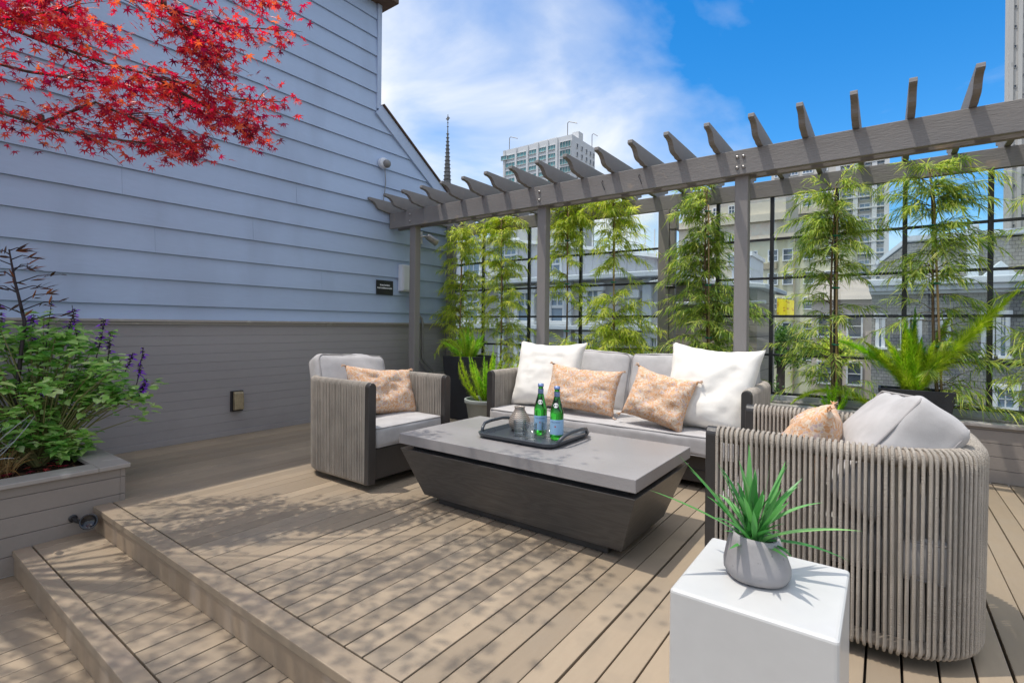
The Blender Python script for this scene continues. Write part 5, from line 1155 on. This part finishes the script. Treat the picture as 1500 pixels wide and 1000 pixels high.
for (xa, xb, za, zb) in ((-3.72, -3.52, 1.14, 1.55), (-4.6, -4.2, 1.14, 1.7), (-6.2, -5.7, 1.14, 1.7), (-4.7, -4.2, .2, .8), (-7.6, -7.1, 1.14, 1.7), (-5.4, -4.95, 1.14, 1.7), (-3.35, -3.08, .2, .85), (-6.2, -5.7, .2, .85)):
    sash(t, gx((xa + xb) / 2), (gz(za) + gz(zb)) / 2, gx(xb - xa), gz(zb) - gz(za))
# taupe board shed next door
t = thing('board_shed', 'taupe horizontal board shed with a pale blue roof edge beyond the gate post', 'shed', (-1.7, 6.9, ZG)); b = MB(); z = -2.
while z < 1.58:
    b.box(-2.35, 6.6, z, -1.22, 6.62, min(z + .136, 1.58)); b.box(-2.35, 6.621, z, -2.33, 7.8, min(z + .136, 1.58)); b.box(-1.24, 6.621, z, -1.22, 7.8, min(z + .136, 1.58)); z += .14
b.build('boards', M_taupeb, t, bevel=.004)
b = MB(); b.box(-2.45, 6.5, 1.33, -1.12, 6.597, 1.37); b.prism([(-2.5, 1.585), (-2.1, 1.64), (-1.62, 1.56), (-1.1, 1.50), (-1.1, 1.56), (-1.6, 1.62), (-2.1, 1.70), (-2.5, 1.645)], 'y', 6.45, 8.0); b.build('roof', M_bluetrim, t, bevel=.01)
b = MB(); b.box(-2.32, 6.63, ZG, -1.25, 7.8, 1.56); b.build('frame', M_under, t)
SKY = .15; SKYSAT = 1.42; SKYVAL = 1.08; SUN = 2.6; EXPO = 0.42
CLOUDDIR = (.035, .87, .49); CLOUDCOL = (5.3, 5.4, 5.5, 1); CLOUDFILL = 2.8
# ------------------------------------------------------------------ ground, sky, light, camera
b = MB(); b.box(-1500, -1500, -12.5, 1500, 3000, -12)
tag(b.build('ground', paint('asphalt', (.06, .06, .06), .9, .2, .05, 2, 0)), kind='structure')

w = bpy.data.worlds.new('World'); scene.world = w; w.use_nodes = True
nt = w.node_tree; n = nt.nodes; l = nt.links; n.clear()
out = N(n, 'ShaderNodeOutputWorld'); bg = N(n, 'ShaderNodeBackground'); l.new(bg.outputs[0], out.inputs[0]); bg.inputs[1].default_value = SKY
sk = N(n, 'ShaderNodeTexSky'); sk.sky_type = 'NISHITA'; sk.sun_disc = False
SUND = Vector((.25, .22, -1.)).normalized(); S = -SUND
sk.sun_elevation = math.asin(S.z); sk.sun_rotation = math.atan2(S.x, S.y); sk.altitude = 100; sk.air_density = 1.0; sk.dust_density = .4; sk.ozone_density = 3.0
hs = N(n, 'ShaderNodeHueSaturation'); hs.inputs['Saturation'].default_value = SKYSAT; hs.inputs['Value'].default_value = SKYVAL; l.new(sk.outputs[0], hs.inputs['Color'])
# fractal cloud layer thick toward the spire, clear on the right; its cover outside the view is added to lift the shade
tc = N(n, 'ShaderNodeTexCoord')
sp = N(n, 'ShaderNodeSeparateXYZ'); l.new(tc.outputs['Generated'], sp.inputs[0])
az = N(n, 'ShaderNodeMath', operation='MAXIMUM'); l.new(sp.outputs[2], az.inputs[0]); az.inputs[1].default_value = .0
ad = N(n, 'ShaderNodeMath', operation='ADD'); l.new(az.outputs[0], ad.inputs[0]); ad.inputs[1].default_value = .22
cb = N(n, 'ShaderNodeCombineXYZ')
for k in (0, 1):
    dv = N(n, 'ShaderNodeMath', operation='DIVIDE'); l.new(sp.outputs[k], dv.inputs[0]); l.new(ad.outputs[0], dv.inputs[1]); l.new(dv.outputs[0], cb.inputs[k])
nz = N(n, 'ShaderNodeTexNoise'); nz.inputs['Scale'].default_value = 1.7; nz.inputs['Detail'].default_value = 9; nz.inputs['Roughness'].default_value = .52; nz.inputs['Distortion'].default_value = .35; l.new(cb.outputs[0], nz.inputs['Vector'])
dt = N(n, 'ShaderNodeVectorMath', operation='DOT_PRODUCT'); l.new(tc.outputs['Generated'], dt.inputs[0]); dt.inputs[1].default_value = CLOUDDIR
mr = N(n, 'ShaderNodeMapRange'); l.new(dt.outputs['Value'], mr.inputs[0]); mr.inputs[1].default_value = .87; mr.inputs[2].default_value = 1.; mr.inputs[3].default_value = .15; mr.inputs[4].default_value = -.30
sm = N(n, 'ShaderNodeMath', operation='ADD'); l.new(nz.outputs[0], sm.inputs[0]); l.new(mr.outputs[0], sm.inputs[1])
cr = ramp(n, [(.34, (0, 0, 0)), (.56, (.38, .38, .38)), (.78, (1, 1, 1))]); l.new(sm.outputs[0], cr.inputs[0])
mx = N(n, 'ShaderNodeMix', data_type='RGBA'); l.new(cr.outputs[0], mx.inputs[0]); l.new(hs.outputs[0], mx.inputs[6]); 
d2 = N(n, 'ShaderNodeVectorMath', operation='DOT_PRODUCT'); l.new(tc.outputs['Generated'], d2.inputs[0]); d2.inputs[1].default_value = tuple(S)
m2 = N(n, 'ShaderNodeMapRange', interpolation_type='SMOOTHSTEP'); l.new(d2.outputs['Value'], m2.inputs[0]); m2.inputs[1].default_value = .62; m2.inputs[2].default_value = 1.; m2.inputs[3].default_value = 1.; m2.inputs[4].default_value = CLOUDFILL
vs2 = N(n, 'ShaderNodeVectorMath', operation='SCALE'); vs2.inputs[0].default_value = CLOUDCOL[:3]; l.new(m2.outputs[0], vs2.inputs['Scale']); l.new(vs2.outputs[0], mx.inputs[7])   # unseen cloud around the sun brightened, added as soft fill light
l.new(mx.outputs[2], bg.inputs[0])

sd = bpy.data.lights.new('sun', 'SUN'); sd.energy = SUN; sd.angle = R(.53); sd.color = (1, .945, .86)
so = bpy.data.objects.new('sun', sd); col.objects.link(so); so.rotation_euler = SUND.to_track_quat('-Z', 'Y').to_euler(); so.location = (-3, -2, 12)

cd = bpy.data.cameras.new('camera'); co = bpy.data.objects.new('camera', cd); col.objects.link(co)
cd.sensor_width = 36; cd.lens = 745 / 1500 * 36; cd.shift_y = -24 / 1500; cd.clip_start = .05; cd.clip_end = 5000
co.location = (0, 0, 1.05); co.rotation_euler = (Matrix.Rotation(R(36.2), 3, 'Z') @ Matrix.Rotation(R(90), 3, 'X') @ Matrix.Rotation(R(.6), 3, 'Z')).to_euler()
scene.camera = co
scene.view_settings.view_transform = 'Standard'; scene.view_settings.look = 'None'; scene.view_settings.exposure = EXPO; scene.view_settings.gamma = 1
scene.render.engine = 'CYCLES'
c = scene.cycles; c.use_denoising = True; c.max_bounces = 8; c.transparent_max_bounces = 24; c.transmission_bounces = 8; c.diffuse_bounces = 4; c.glossy_bounces = 4; c.caustics_reflective = False; c.caustics_refractive = False; c.sample_clamp_indirect = 6
